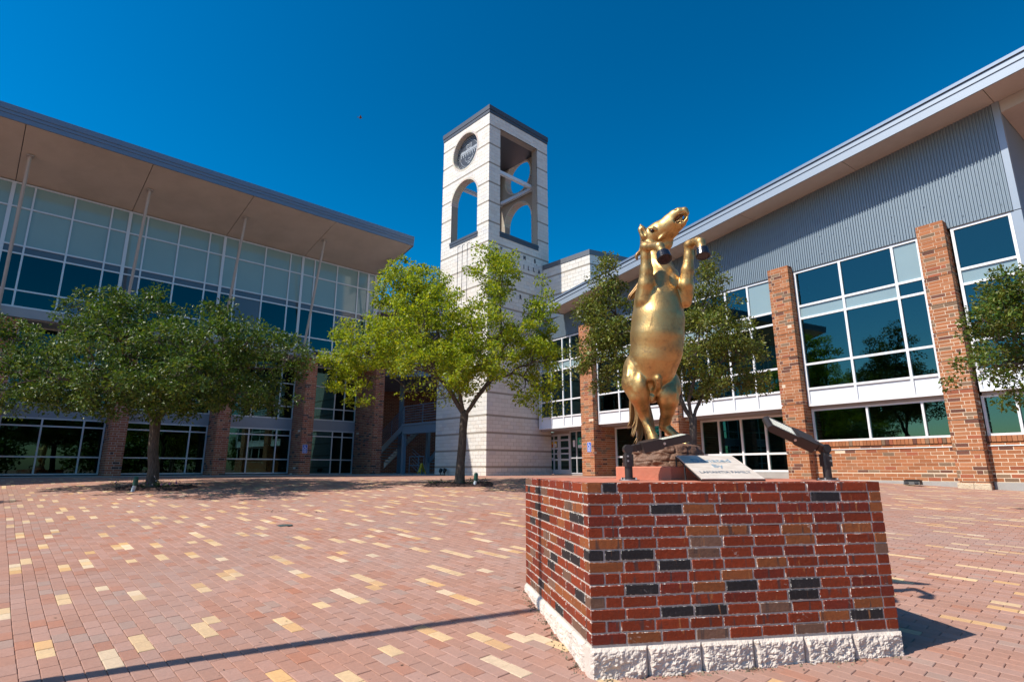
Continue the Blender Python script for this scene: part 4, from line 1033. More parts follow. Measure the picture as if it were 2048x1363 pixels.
# second flight behind, rising to the right towards the landing
m = MB(); Q0, Q1 = np.array(FS(4.9, -2.0, .1)), np.array(FS(1.4, -2.0, ZD - .1))
for i in range(14):
    p_ = Q0 + (Q1 - Q0) * (i + .5) / 14; mm = MB(); mm.box(Frame(p_[:2], FS.u[:2], FS.n[:2]), -.16, .14, -1.2, 0, p_[2] - .03, p_[2] + .012); mm.build('tread', M['steel_blue'], stair)
for off in (0.02, -1.25):
    q = FS.n * off; up = np.array([0, 0, .17]); m.hexa([Q0 + q - up, Q0 + q - up + FS.n * .05, Q1 + q - up + FS.n * .05, Q1 + q - up, Q0 + q + up, Q0 + q + up + FS.n * .05, Q1 + q + up + FS.n * .05, Q1 + q + up])
m.build('stringer', M['steel_blue'], stair)
m = MB(); g0, g1 = FS(3.75, -.35, .08), FS(2.25, -.35, .08)
for z in (.50, 1.0): m.tube([np.array(g0) + [0, 0, z], np.array(g1) + [0, 0, z]], .026, 6)
for q in (g0, FS(2.8, -.35, .08), g1): m.tube([q, np.array(q) + [0, 0, 1.0]], .026, 6)
for k in range(6): m.tube([FS(3.7 - .0 * k, -.5, 1.55 - .2 * k), FS(2.8, -.5, 1.05 - .2 * k + .02)], .016, 6)
m.build('hand_rail', M['steel_blue'], stair)
# yellow folding floor sign
ws = thing('floor_sign', 'yellow folding wet floor sign standing by the stair', 'floor sign', FS(1.8, .1, .085)); m = MB()
for sgn in (-1, 1):
    z0, z1 = .09, .66; a = lambda s, z: FS(1.8 + s, .10 + sgn * (.17 * (1 - (z - .09) / .57) + .012), z)
    t_ = FS.n * .012 * sgn
    for (s0, s1, s2, s3, za, zb) in ((-.17, -.11, -.045, -.09, .09, .5), (.11, .17, .09, .045, .09, .5), (-.105, .105, .09, -.09, .46, .66)):
        lo = [a(s0, za), a(s1, za), a(s2 if za < .3 else s2, zb), a(s3, zb)]; m.hexa([np.array(p_) for p_ in lo] + [np.array(p_) + t_ for p_ in lo])
    lo = [a(-.11, .2), a(.11, .2), a(.08, .46), a(-.08, .46)]; m.hexa([np.array(p_) for p_ in lo] + [np.array(p_) + t_ for p_ in lo])
    m.build('leaf_panel', M['yellow'], ws); m = MB()
m.tube([FS(1.70, .1, .67), FS(1.90, .1, .67)], .02, 8); m.build('handle', M['yellow'], ws)
# ================================================================== trees
def leaf_mat(name, trans, rough=.4, spec=.5):
    m, t, b, o = new_mat(name); c = N(t, 'ShaderNodeAttribute', attribute_name='tint').outputs['Color']
    t.links.new(c, b.inputs['Base Color']); b.inputs['Roughness'].default_value = rough; b.inputs['Specular IOR Level'].default_value = spec
    tr = t.nodes.new('ShaderNodeBsdfTranslucent'); t.links.new(mixc(t, .55, c, mixc(t, 1., c, (1.5, 1.35, .35), 'MULTIPLY')), tr.inputs['Color'])
    mx = t.nodes.new('ShaderNodeMixShader'); mx.inputs[0].default_value = trans
    t.links.new(b.outputs[0], mx.inputs[1]); t.links.new(tr.outputs[0], mx.inputs[2]); t.links.new(mx.outputs[0], o.inputs['Surface']); return m
def bark_mat():
    m, t, b, o = new_mat('bark'); co = coords(t, 'Object', (9, 9, 2.2)); n = noise_n(t, co, 3., 6, .7); n2 = noise_n(t, coords(t, 'Object', (1, 1, .6)), 2.2, 4)
    c = mixc(t, ramp(t, n, [(.35, 0.), (.65, 1.)]), (.045, .034, .027), (.125, .098, .078)); c = mixc(t, ramp(t, n2, [(.58, 0.), (.75, .4)]), c, (.26, .24, .21))
    t.links.new(c, b.inputs['Base Color']); b.inputs['Roughness'].default_value = .95; bump(t, b, n, .9, .02); return m
M['bark'] = bark_mat(); M['leaf_dark'] = leaf_mat('glossy oak leaf', .30, .45, .35); M['leaf_lime'] = leaf_mat('young oak leaf', .48, .45, .4)
def tree(name, label, base, top, lobes, n_tips, n_leaf, lsize, pal, mat, seed, r0, group, spread=.30, bare=None, forks=3, droop=.15):
    rg = np.random.default_rng(seed); base = np.array(base, float); top = np.array(top, float)
    root = thing(name, label, 'tree', base, group)
    # twig ends spread through the uneven crown
    wts = np.array([l[3] * l[4] * l[5] for l in lobes]); wts = wts ** .8 / (wts ** .8).sum(); tips = []
    while len(tips) < n_tips:
        l = lobes[rg.choice(len(lobes), p=wts)]; q = rg.normal(size=3); q /= np.linalg.norm(q); q *= rg.random() ** .42
        p = np.array(l[:3]) + q * np.array(l[3:6])
        if tips and rg.random() < .75 and np.min(np.linalg.norm(np.array(tips) - p, axis=1)) < .20: continue
        tips.append(p)
    tips = np.array(tips); mb = MB(); twig = MB()
    rt = lambda n: r0 * .80 * (n / n_tips) ** .43
    # trunk with a flared foot
    mid = [base + (top - base) * f + np.array([rg.normal(0, .02), rg.normal(0, .02), 0]) * (0 < f < 1) for f in (0, .08, .3, .55, .8, 1)]
    ax = (top - base) / np.linalg.norm(top - base); mid[0] = base - [0, 0, .12]; mid += [top + ax * .07, top + ax * .12, top + ax * .145]; mb.tube(mid, [r0 * 1.5, r0 * 1.18, r0, r0 * .95, r0 * .92, r0 * .98, r0 * .8, r0 * .45, r0 * .1], 14)
    def seg(a, b, ra, rb, k):
        L = np.linalg.norm(b - a); n = 4 if L > .5 else 3; pts = []
        bow = rg.normal(0, .07 * L, 3); bow[2] += .04 * L
        for i in range(n + 1):
            f = i / n; pts.append(a + (b - a) * f + bow * math.sin(math.pi * f) + (rg.normal(0, .012 * L, 3) if 0 < i < n else 0))
        (mb if ra > .018 else twig).tube(pts, [ra + (rb - ra) * i / n for i in range(n + 1)], 8 if ra > .03 else 5 if ra > .012 else 3, cap=ra < .03)
    def grow(p, T, depth):
        n = len(T)
        if n <= 2 or depth > 9:
            for q in T: seg(p, q, max(.0045, rt(1) * .5), .003, 0)
            return
        k = forks if depth == 0 else (2 if n < 8 or rg.random() < .6 else 3)
        C = T[rg.choice(n, k, replace=False)]
        D = (T - p) / (np.linalg.norm(T - p, axis=1)[:, None] + 1e-6) * 1.2 + T * .35
        for _ in range(6):
            CD = (C - p) / (np.linalg.norm(C - p, axis=1)[:, None] + 1e-6) * 1.2 + C * .35
            lab = np.argmin(((D[:, None] - CD[None]) ** 2).sum(-1), 1)
            C = np.array([T[lab == i].mean(0) if (lab == i).any() else C[i] for i in range(k)])
        for i in range(k):
            S = T[lab == i]
            if not len(S): continue
            c = S.mean(0); f = .42 if depth < 2 else .5; q = p + (c - p) * f + rg.normal(0, .05, 3) * np.linalg.norm(c - p)
            q[2] += .06 * np.linalg.norm(c - p) if depth < 2 else -.02
            if len(S) < n or depth < 3:
                seg(p, q, max(.006, rt(n) * .82 if depth else r0 * .72 * (len(S) / n) ** .35), max(.005, rt(len(S))), 0)
                grow(q, S, depth + 1)
            else: [seg(p, t_, .008, .003, 0) for t_ in S]
    grow(top - ax * .04, tips, 0)
    mb.build('trunk', M['bark'], root, smooth=True); twig.build('twigs', M['bark'], root)['kind'] = 'stuff'
    # leaves: small folded faces in sprays round the twig ends
    nl = rg.poisson(n_leaf, n_tips); 
    if bare is not None:
        for i, p in enumerate(tips): nl[i] = int(nl[i] * bare(p))
    P = np.repeat(tips, nl, 0); n = len(P); g = np.repeat(np.arange(n_tips), nl)
    q = rg.normal(size=(n, 3)); q /= np.linalg.norm(q, axis=1)[:, None]; q *= (rg.random(n) ** .5)[:, None] * spread * rg.uniform(.7, 1.25, n_tips)[g][:, None]; q[:, 2] *= .72
    P = P + q
    d = q / (np.linalg.norm(q, axis=1)[:, None] + 1e-6) + rg.normal(0, .75, (n, 3)); d[:, 2] -= droop; d /= np.linalg.norm(d, axis=1)[:, None]
    upv = rg.normal(0, .65, (n, 3)); upv[:, 2] += 1.0; sd = np.cross(d, upv); sd /= np.linalg.norm(sd, axis=1)[:, None] + 1e-6; nv = np.cross(sd, d)
    L = lsize * rg.uniform(.65, 1.3, n)[:, None]; W = L * rg.uniform(.22, .34, n)[:, None]
    a = P; b = P + d * L * .5 + sd * W + nv * W * .45; c = P + d * L; e = P + d * L * .5 - sd * W + nv * W * .45
    V = np.stack([a, b, c, e], 1).reshape(-1, 3); i4 = (np.arange(n) * 4)[:, None]
    F = np.concatenate([i4 + [0, 2, 1], i4 + [0, 3, 2]], 1).reshape(-1, 3)
    pal = np.array(pal); col = pal[rg.integers(0, len(pal), n)] * rg.uniform(.75, 1.25, n)[:, None] * rg.uniform(.85, 1.15, n_tips)[g][:, None]
    me = bulk_mesh('crown', V - base, F, np.repeat(col, 2, 0)); me.materials.append(mat)
    o = link('crown', me, root, origin=base); return root
def gp(x, y, dz=0): return np.array([x, y, float(ground(x, y)) + dz])
def lobe(u, v, Y, rx, ry, rz): p = at_depth(u, v, Y); return (*p, rx, ry, rz)
DARK = [(.052, .112, .014), (.066, .13, .016), (.088, .148, .018), (.036, .076, .014), (.13, .17, .022)]
LIME = [(.27, .36, .015), (.34, .40, .018), (.20, .29, .015), (.40, .42, .025), (.14, .21, .018)]
OLIVE = [(.115, .155, .022), (.145, .18, .026), (.085, .12, .020), (.20, .21, .03), (.14, .13, .03)]
g_ = 'trees standing in the plaza'
Y1 = 15.6; b1 = gp(-9.70, Y1)
tree('oak_tree', 'broad dark green oak with flowers at its foot, before the glass wing', b1, at_depth(311, 842, Y1),
     [lobe(330, 725, Y1, 2.3, 3.6, 1.2), lobe(275, 632, Y1, 1.15, 1.8, .95), lobe(205, 640, Y1, .8, 1.5, .55), lobe(150, 745, Y1, 1.1, 2.3, 1.05), lobe(45, 725, Y1, .85, 2.0, 1.0), lobe(10, 660, Y1, .5, 1.2, .5), lobe(480, 700, Y1, 1.2, 2.4, .95), lobe(550, 705, Y1 - .2, .95, 1.8, .75), lobe(455, 645, Y1, .55, 1.2, .5),
      lobe(420, 790, Y1, 1.5, 2.8, .55), lobe(230, 795, Y1, 1.4, 2.8, .52), lobe(70, 800, Y1, .9, 1.8, .45), lobe(520, 790, Y1, .8, 1.6, .5), lobe(320, 812, Y1 - .6, 1.0, 1.0, .36), lobe(300, 760, Y1 - 2.6, 1.7, 1.2, .6), lobe(350, 745, Y1 + 2.6, 2.2, 1.2, .8)], 720, 84, .095, DARK, M['leaf_dark'], 3, .135, g_, .27)
Y2 = 16.6; b2 = gp(-1.51, Y2)
def bare2(p):
    u, v = project(p); return .10 if 740 < u < 900 and v > 745 else .55 if v > 775 else 1.
tree('oak_tree', 'lime green young oak with open crown and forked trunk before the white tower', b2, at_depth(929, 828, Y2),
     [lobe(900, 690, Y2, 2.3, 3.3, 1.45), lobe(985, 560, Y2, .85, 1.4, 1.15), lobe(985, 515, Y2, .35, .5, .55), lobe(815, 590, Y2, 1.1, 1.9, .95), lobe(795, 550, Y2, .5, .8, .6), lobe(860, 570, Y2, .6, 1.2, .6), lobe(755, 690, Y2, 1.3, 2.2, .95), lobe(690, 745, Y2, .85, 1.6, .60), lobe(655, 725, Y2, .32, .5, .38), lobe(1065, 690, Y2, .95, 2.0, 1.2), lobe(1085, 605, Y2, .45, .8, .7), lobe(1065, 780, Y2, .9, 1.6, .5), lobe(1090, 815, Y2, .5, .8, .35), lobe(730, 800, Y2, .6, 1.2, .3), lobe(880, 790, Y2, 1.3, 2.0, .35), lobe(900, 720, Y2 - 2.4, 1.6, .9, .7)],
     720, 84, .092, LIME, M['leaf_lime'], 5, .125, g_, .24, bare2, 3)
Y3 = 14.6; b3 = gp(4.55, Y3)
tree('oak_tree', 'olive green oak half hidden behind the golden horse, before the brick wing', b3, at_depth(1386, 838, Y3),
     [lobe(1335, 700, Y3, 1.7, 1.7, 1.05), lobe(1215, 650, Y3, .85, 1.1, 1.0), lobe(1215, 560, Y3, .42, .7, .62), lobe(1180, 600, Y3, .35, .5, .4), lobe(1420, 600, Y3, .65, .9, .95), lobe(1418, 530, Y3, .28, .4, .45), lobe(1470, 690, Y3, .75, 1.1, .75), lobe(1490, 765, Y3, .5, .8, .40), lobe(1420, 770, Y3, .9, 1.1, .45), lobe(1215, 745, Y3, .75, 1.0, .5), lobe(1160, 720, Y3, .4, .6, .5)],
     330, 100, .085, OLIVE, M['leaf_dark'], 8, .10, g_, .27)
Y4 = 10.0; b4 = gp(9.75, Y4)
tree('oak_tree', 'dark oak reaching in beside the nearest brick pier at the picture edge', b4, at_depth(2150, 812, Y4),
     [lobe(2120, 660, Y4, 1.35, 1.4, 1.0), lobe(1990, 650, Y4, .45, .7, .55), lobe(2020, 580, Y4, .45, .7, .45), lobe(1960, 745, Y4, .42, .6, .38), lobe(2040, 770, Y4, .6, .8, .30), lobe(2260, 660, Y4, 1.0, 1.2, .9), lobe(1935, 728, Y4, .16, .3, .16), lobe(2090, 560, Y4, .5, .7, .3)],
     260, 85, .075, OLIVE + DARK, M['leaf_dark'], 12, .09, g_, .22)
b5 = gp(-17.0, 10.6)
tree('oak_tree', 'dark oak whose shadow falls into the plaza from beyond the picture', b5, b5 + [.1, 0, 1.9],
     [(-17, 10.6, 3.4, 3.3, 2.6, 1.4), (-15.4, 10.9, 2.7, 1.6, 1.5, .8), (-18.4, 10.2, 2.8, 1.6, 1.5, .8)], 220, 60, .12, DARK, M['leaf_dark'], 21, .14, g_, .36)
# off to the right of the view, seen in the window glass
for x, y, s in ((20, 3, 31), (27, 9, 32)):
    b = gp(x, y); b[2] = -.6; tree('oak_tree', 'oak standing on the near side of the plaza, %s' % ('mirrored in the glass wing' if s == 31 else 'farthest to the side'), b, b + [.1, 0, 2.0], [(x, y, 3.6, 3.0, 3.0, 1.9), (x + 1.5, y + 1, 2.8, 1.6, 1.6, .9)], 170, 55, .14, DARK, M['leaf_dark'], s, .15, g_, .4)
# tree pits: mulch, little bedding plants, green capped lamps
def pit(x, y, label, flowers, seed):
    rg = np.random.default_rng(seed); m = MB(); z = float(ground(x, y)); n = 26
    for j in range(n):
        for i in range(n):
            pass
    gx = np.linspace(-.97, .97, 44); gy = np.linspace(-.54, .54, 26); vs = []; fs = []
    for b in gy:
        for a in gx:
            e = min(1, (1 - abs(a) / .98) * 9, (1 - abs(b) / .55) * 6); vs.append((x + a, y + b, float(ground(x + a, y + b)) - .012 + max(0, e) * (.045 + rg.random() * .045)))
    for j in range(len(gy) - 1):
        for i in range(len(gx) - 1): k = j * len(gx) + i; fs.append((k, k + 1, k + 1 + len(gx), k + len(gx)))
    m.add(vs, fs); o = m.build('mulch', M['mulch'], origin=(x, y, z)); tag(o, label, kind='stuff')
    # bedding plants
    m = MB(); 
    for k in range(26 if flowers else 15):
        a = rg.uniform(-.85, .85); b = rg.uniform(-.5, .5); hgt = rg.uniform(.07, .2) if flowers else rg.uniform(.06, .15)
        for q in range(14):
            c = np.array([x + a + rg.normal(0, .05), y + b + rg.normal(0, .05), z + .05 + rg.random() * hgt]); d = rg.normal(0, 1, 3); d[2] = abs(d[2]) * .6; d /= np.linalg.norm(d); s = np.cross(d, [0, 0, 1.]); s /= np.linalg.norm(s) + 1e-6; L = rg.uniform(.03, .06)
            fl = flowers and q > 11
            col = ((.55, .5, .55) if rg.random() < .5 else (.28, .06, .40)) if fl else tuple(np.array((.045, .10, .025)) * rg.uniform(.6, 1.5))
            if fl: d[2] += .5; c[2] += hgt * .4
            m.add([c, c + d * L * .5 + s * L * .3, c + d * L, c + d * L * .5 - s * L * .3], [(0, 1, 2, 3)], tint=col)
    o = m.build('bedding_plants', M['leaf_dark'], origin=(x, y, z)); tag(o, 'low %s planted round the foot of the %s' % (('flowering bedding plants', 'dark oak') if flowers else ('green bedding plants', 'lime green oak')), kind='stuff')
pit(-9.70, 15.6, 'dark mulch bed at the foot of the dark oak', True, 1); pit(-1.51, 16.6, 'dark mulch bed at the foot of the lime green oak', False, 2)
def bed_lamp(x, y, label):
    z = float(ground(x, y)); r = thing('garden_lamp', label, 'garden lamp', (x, y, z), 'green capped garden lamps in the tree beds')
    m = MB(); m.tube([(x - .035, y, z - .02), (x + .0, y, z + .155)], [.042, .045], 14); m.build('stake', M['pale_plastic'], r)
    m = MB(); m.tube([(x, y, z + .155), (x + .004, y, z + .17), (x + .012, y, z + .33), (x + .014, y, z + .365), (x + .014, y, z + .375)], [.05, .058, .058, .045, .01], 16); m.build('lamp_cap', M['green_lamp'], r)
p = at_depth(270, 983, 14.9); bed_lamp(p[0], 14.85, 'green capped garden lamp leaning in the flower bed of the dark oak')
p = at_depth(951, 972, 16.2); bed_lamp(p[0], 16.2, 'green capped garden lamp beside the trunk of the lime green oak')

# far-off belt of trees on the side of the plaza behind the viewer, seen mirrored in the ground floor glass
def belt():
    rg = np.random.default_rng(77); Vs = []; n_tot = 0; cols = []
    for k in range(16):
        f = k / 15; c = np.array([34 - 40 * f + rg.normal(0, 1.5), 6 - 52 * f + rg.normal(0, 1.5), 0]); r = rg.uniform(2.6, 4.0); h = rg.uniform(2.4, 3.4); n = 1500
        q = rg.normal(size=(n, 3)); q /= np.linalg.norm(q, axis=1)[:, None]; q *= (rg.random(n) ** .4)[:, None]; P = c + q * [r, r, h] + [0, 0, h * .8]
        d = rg.normal(size=(n, 3)); d /= np.linalg.norm(d, axis=1)[:, None]; s = np.cross(d, rg.normal(size=(n, 3))); s /= np.linalg.norm(s, axis=1)[:, None]; L = rg.uniform(.3, .6, n)[:, None]
        Vs.append(np.stack([P, P + d * L * .5 + s * L * .3, P + d * L, P + d * L * .5 - s * L * .3], 1).reshape(-1, 3)); cols.append(np.array(DARK)[rg.integers(0, 5, n)] * rg.uniform(.7, 1.1)); n_tot += n
    V = np.concatenate(Vs); F = (np.arange(n_tot) * 4)[:, None] + [0, 1, 2, 3]
    me = bulk_mesh('tree_belt', V, F, np.concatenate(cols)); me.materials.append(M['leaf_dark']); tag(link('tree_belt', me), 'far off belt of dark trees mirrored in the ground floor glass', kind='stuff')
belt()
# ================================================================== golden rearing horse
import openvdb as vdb
YH = 4.80
def hp(u, v, dy=0.): return at_depth(u, v, YH + dy)
def hr(r, p): return r * (p[1] * math.cos(PITCH) + (p[2] - EYE) * math.sin(PITCH)) / FPX
WV = np.array([.262, .965, 0.]); WV /= np.linalg.norm(WV)
horse = thing('horse_statue', 'golden rearing horse statue with black hooves on a brown rock base', 'statue', (PC[0], PC[1], PLZ))
class SDF:
    def __init__(s, lo, hi, h):
        s.lo = np.array(lo); s.h = h; s.n = np.ceil((np.array(hi) - lo) / h).astype(int); s.a = np.full(s.n, .5, np.float32)
    def region(s, lo, hi):
        i0 = np.clip(((lo - s.lo) / s.h).astype(int), 0, s.n - 1); i1 = np.clip(((hi - s.lo) / s.h).astype(int) + 2, 1, s.n)
        g = [s.lo[k] + s.h * np.arange(i0[k], i1[k]) for k in range(3)]
        return tuple(slice(a, b) for a, b in zip(i0, i1)), np.stack(np.meshgrid(*g, indexing='ij'), -1).astype(np.float32)
    def put(s, d, sl, k, sub=False):
        a = s.a[sl]
        if sub:
            h = np.clip(.5 - .5 * (a + d) / k, 0, 1); s.a[sl] = a * (1 - h) - d * h + k * h * (1 - h)
        else:
            h = np.clip(.5 + .5 * (a - d) / k, 0, 1); s.a[sl] = a * (1 - h) + d * h - k * h * (1 - h)
    def cone(s, p, q, r0, r1, kd=1., bl=.02, sub=False):
        p, q = np.array(p), np.array(q); R = max(r0, r1) * max(kd, 1) + bl * 2.5 + .03
        sl, X = s.region(np.minimum(p, q) - R, np.maximum(p, q) + R)
        f = (1 / kd - 1)
        def sq(x): return x + (x @ WV)[..., None] * WV * f
        P = sq(X - p); D = sq((q - p)[None])[0]; L2 = D @ D + 1e-9
        t = np.clip((P @ D) / L2, 0, 1); d = np.linalg.norm(P - t[..., None] * D, axis=-1) - (r0 + (r1 - r0) * t)
        s.put(d.astype(np.float32) * min(1, kd), sl, bl, sub)
    def chain(s, pts, kd=1., bl=.02):
        P = [(hp(u, v, dy), r) for u, v, dy, r, *_ in pts]; K = [e[4] if len(e) > 4 else kd for e in pts]
        for (a, ra), (b, rb), k in zip(P[:-1], P[1:], K): s.cone(a, b, hr(ra, a), hr(rb, b), k, bl)
    def ball(s, u, v, dy, rx, ry=None, rz=None, bl=.03, ang=0., sub=False):
        """ellipsoid: rx across and rz up in the picture (px), ry in depth (px), turned by ang in the picture plane"""
        c = hp(u, v, dy); sc = hr(1, c); ry = ry or rx; rz = rz or rx; r = np.array([rx, ry, rz]) * sc; m = r.max() + bl * 2 + .02
        sl, X = s.region(c - m, c + m); X = X - c; sx = np.array([WV[1], -WV[0], 0]); up = np.array([0, 0, 1.]); ca, sa = math.cos(rad(ang)), math.sin(rad(ang))
        e1 = sx * ca + up * sa; e3 = -sx * sa + up * ca
        q = np.stack([X @ e1 / r[0], X @ WV / r[1], X @ e3 / r[2]], -1); n = np.linalg.norm(q, axis=-1); n2 = np.linalg.norm(q / r, axis=-1) + 1e-6
        d = n * (n - 1) / n2; s.put(d.astype(np.float32), sl, bl, sub)
    def mesh(s, name, mat, parent, noise_amp=0.):
        g = vdb.FloatGrid(.5); g.copyFromArray(s.a); P, Q = g.convertToQuads(isovalue=0.)
        V = P * s.h + s.lo; me = bpy.data.meshes.new(name); org = np.array(ORG[parent.name])
        me = bulk_mesh(name, V - org, np.array(Q), None, True); me.materials.append(mat)
        return link(name, me, parent, origin=org)
S = SDF((.78, 4.05, .50), (1.86, 5.40, 2.92), .0072)
# trunk: croup, loins, barrel, chest, neck
S.chain([(1300, 776, .13, 30), (1304, 748, .07, 40), (1309, 715, .02, 47, 1.1), (1314, 672, -.01, 50.5, 1.12), (1316, 640, -.01, 49.5, 1.15), (1316, 606, .01, 45, 1.2), (1318, 572, .04, 38, 1.2), (1316, 545, .07, 33, 1.15)], 1.1, .04)
S.chain([(1318, 562, .05, 34, 1.1), (1313, 532, .08, 27, 1.2), (1306, 508, .11, 22, 1.3), (1299, 488, .13, 17, 1.4), (1296, 476, .12, 14)], 1.2, .03)
S.ball(1331, 700, -.06, 32, 34, 30, .05); S.ball(1318, 742, -.03, 24, 26, 22, .04)
# breast muscles and the furrow between them
S.ball(1318, 563, -.105, 16, 15, 22, .012, 10); S.ball(1344, 566, -.11, 15, 15, 21, .012, -10); S.ball(1328, 545, -.06, 19, 18, 17, .025)
S.ball(1349, 548, -.02, 8, 11, 9, .02)
# head thrown up, pointing right and forward
S.chain([(1296, 475, .10, 14), (1307, 470, .06, 19), (1320, 463, .02, 21), (1333, 453, -.04, 17.5), (1345, 444, -.08, 14), (1352, 438, -.10, 13)], .82, .02)
S.ball(1330, 486, .045, 15.5, 11, 19, .022, -22); S.ball(1313, 459, -.015, 9, 8, 6, .012, 25)
S.chain([(1333, 476, .03, 12), (1346, 464, -.03, 9.5), (1357, 452, -.08, 8.5), (1365, 447, -.11, 7.0)], .9, .016)       # lower jaw
S.chain([(1338, 441, -.06, 13), (1349, 431, -.10, 11), (1358, 424, -.13, 8.5), (1369, 421, -.15, 6.5), (1373, 425, -.155, 5.5)], .95, .014)  # nose and upper lip
S.chain([(1344, 446, -.085, 8), (1352, 447, -.10, 6)], 1., .012); S.ball(1355, 420.5, -.115, 6, 6, 4.5, .008, 20)
S.chain([(1372, 428, -.15, 5), (1371, 438, -.14, 5), (1366, 446, -.125, 5.5)], 1., .012)
S.ball(1361, 434, -.168, 14.5, 13.5, 8.4, .006, 25, sub=True)                       # open mouth
S.ball(1352, 419.5, -.150, 2.2, 5, 1.8, .004, 20, sub=True)
S.ball(1304.5, 461, -.035, 4.4, 5, 3.0, .006, 20, sub=True)                           # eye socket
S.chain([(1299, 457, -.02, 3.2), (1306, 456, -.04, 3.4), (1312, 459, -.05, 2.6)], 1., .008)
S.chain([(1318, 478, -.035, 2.6), (1332, 466, -.06, 2.4), (1343, 455, -.09, 2.2)], 1., .018)  # cheek ridge
# ears
for du, dv, dy in ((0, 0, 0), ):
    S.chain([(1292, 478, .05, 5.5), (1288.5, 470, .04, 8.2), (1284, 459, .04, 7.6), (1281, 449, .05, 1.6)], .7, .008)
    S.ball(1287, 463, -.002, 4.6, 7, 11.5, .003, 20, sub=True)
# forelegs: folded at knee and fetlock
S.chain([(1300, 580, -.02, 25), (1290, 592, -.10, 18), (1289, 600, -.13, 15)], 1., .03); S.chain([(1288, 600, -.14, 15), (1292, 568, -.18, 15.5), (1293, 540, -.21, 12.5), (1291.5, 512, -.24, 9.6), (1291, 494, -.26, 10.5)], 1., .02)
S.ball(1277, 603, -.10, 7, 9, 14, .010); S.ball(1299, 600, -.15, 6.5, 8, 11, .009); S.ball(1285, 585, -.14, 12, 10, 26, .012); S.ball(1299, 560, -.185, 9, 9, 26, .012); S.ball(1291, 493, -.275, 10.3, 10, 9.2, .012)
S.chain([(1291, 493, -.26, 10), (1302, 493, -.35, 7.6), (1313, 492, -.43, 8.0), (1319, 493, -.47, 9.6)], 1., .014); S.chain([(1319, 493, -.47, 9.4), (1323, 501, -.485, 8.0), (1326, 507, -.49, 10)], 1., .012)
S.chain([(1349, 578, .0, 23), (1364, 592, -.07, 16), (1370, 602, -.10, 12)], 1., .03); S.chain([(1370, 600, -.10, 13), (1371.5, 570, -.15, 14), (1375, 540, -.18, 11.8), (1378, 512, -.20, 9.2), (1378, 492, -.21, 9.8)], 1., .02)
S.ball(1374, 605, -.10, 7, 9, 10, .009); S.ball(1379, 575, -.14, 8, 9, 26, .012); S.ball(1365, 580, -.13, 8, 9, 22, .012); S.ball(1378.5, 490, -.225, 9.6, 10, 8.6, .012)
S.chain([(1378, 489, -.21, 9.4), (1388, 484, -.29, 7.0), (1396, 482, -.37, 7.8), (1401, 484, -.40, 9.2)], 1., .014); S.chain([(1401, 484, -.40, 9), (1403, 492, -.41, 8.0), (1404, 498, -.415, 10)], 1., .012)
# hindquarters
S.ball(1274, 742, .08, 28, 36, 40, .016, -8); S.ball(1267, 762, .03, 22, 26, 30, .016); S.ball(1281, 770, -.045, 16, 17, 24, .014)
S.chain([(1272, 768, .03, 27), (1278, 790, .01, 20), (1283, 808, .05, 14), (1287.5, 826, .09, 10.5), (1290, 834, .10, 9.6)], 1., .03)
S.chain([(1289, 832, .10, 10), (1295, 848, .08, 8.4), (1301, 862, .05, 8.0), (1306, 874, .02, 9.8), (1310, 884, -.01, 9.2)], 1., .016)
S.ball(1341, 770, .09, 20, 30, 32, .016, 5); S.ball(1333, 788, .0, 20, 22, 26, .016)
S.chain([(1334, 778, .05, 24), (1336, 800, .03, 20), (1335, 820, .07, 13.5), (1331, 838, .13, 10.5), (1328, 850, .16, 9.8)], 1., .028); S.ball(1325, 853, .185, 6, 8, 7, .012)
S.chain([(1329, 851, .16, 9.8), (1340, 861, .13, 8.2), (1354, 873, .08, 8.0), (1366, 883, .03, 10.2), (1373, 893, -.01, 9.4)], 1., .016); S.ball(1358, 886, .06, 5, 6, 7, .012)
# belly seam, sheath and the raised vein on the flank
S.chain([(1316, 757, -.13, 6), (1314, 770, -.085, 6.5), (1309, 785, -.02, 6)], 1., .03); S.ball(1317, 764, -.125, 4.0, 4, 4.0, .008)
S.chain([(1305, 793, -.02, 6), (1304, 800, -.02, 4.5)], 1., .012)
def skin(u, v):                                                     # first hit of the sight line with the body so far
    for dy in np.linspace(-.5, .2, 320):
        p = hp(u, v, dy); i = ((p - S.lo) / S.h).astype(int)
        if (i >= 0).all() and (i < S.n).all() and S.a[tuple(i)] < 0: return p
    return None
def vein(pts, r):
    P = [q for q in (skin(u, v) for u, v in pts) if q is not None]
    for a, b in zip(P[:-1], P[1:]): S.cone(a, b, r, r, 1., .007)
vein([(1303.5, 628), (1302.5, 640), (1299, 652), (1295, 662), (1294, 672), (1291, 684), (1286, 694), (1286, 706), (1285, 718)], .0052)
vein([(1282, 662), (1287, 664), (1293, 663)], .0045); vein([(1291, 684), (1297, 690)], .004)
for ax in range(3): pass
S.a[1:-1, 1:-1, 1:-1] += 0
body_sdf = S.a
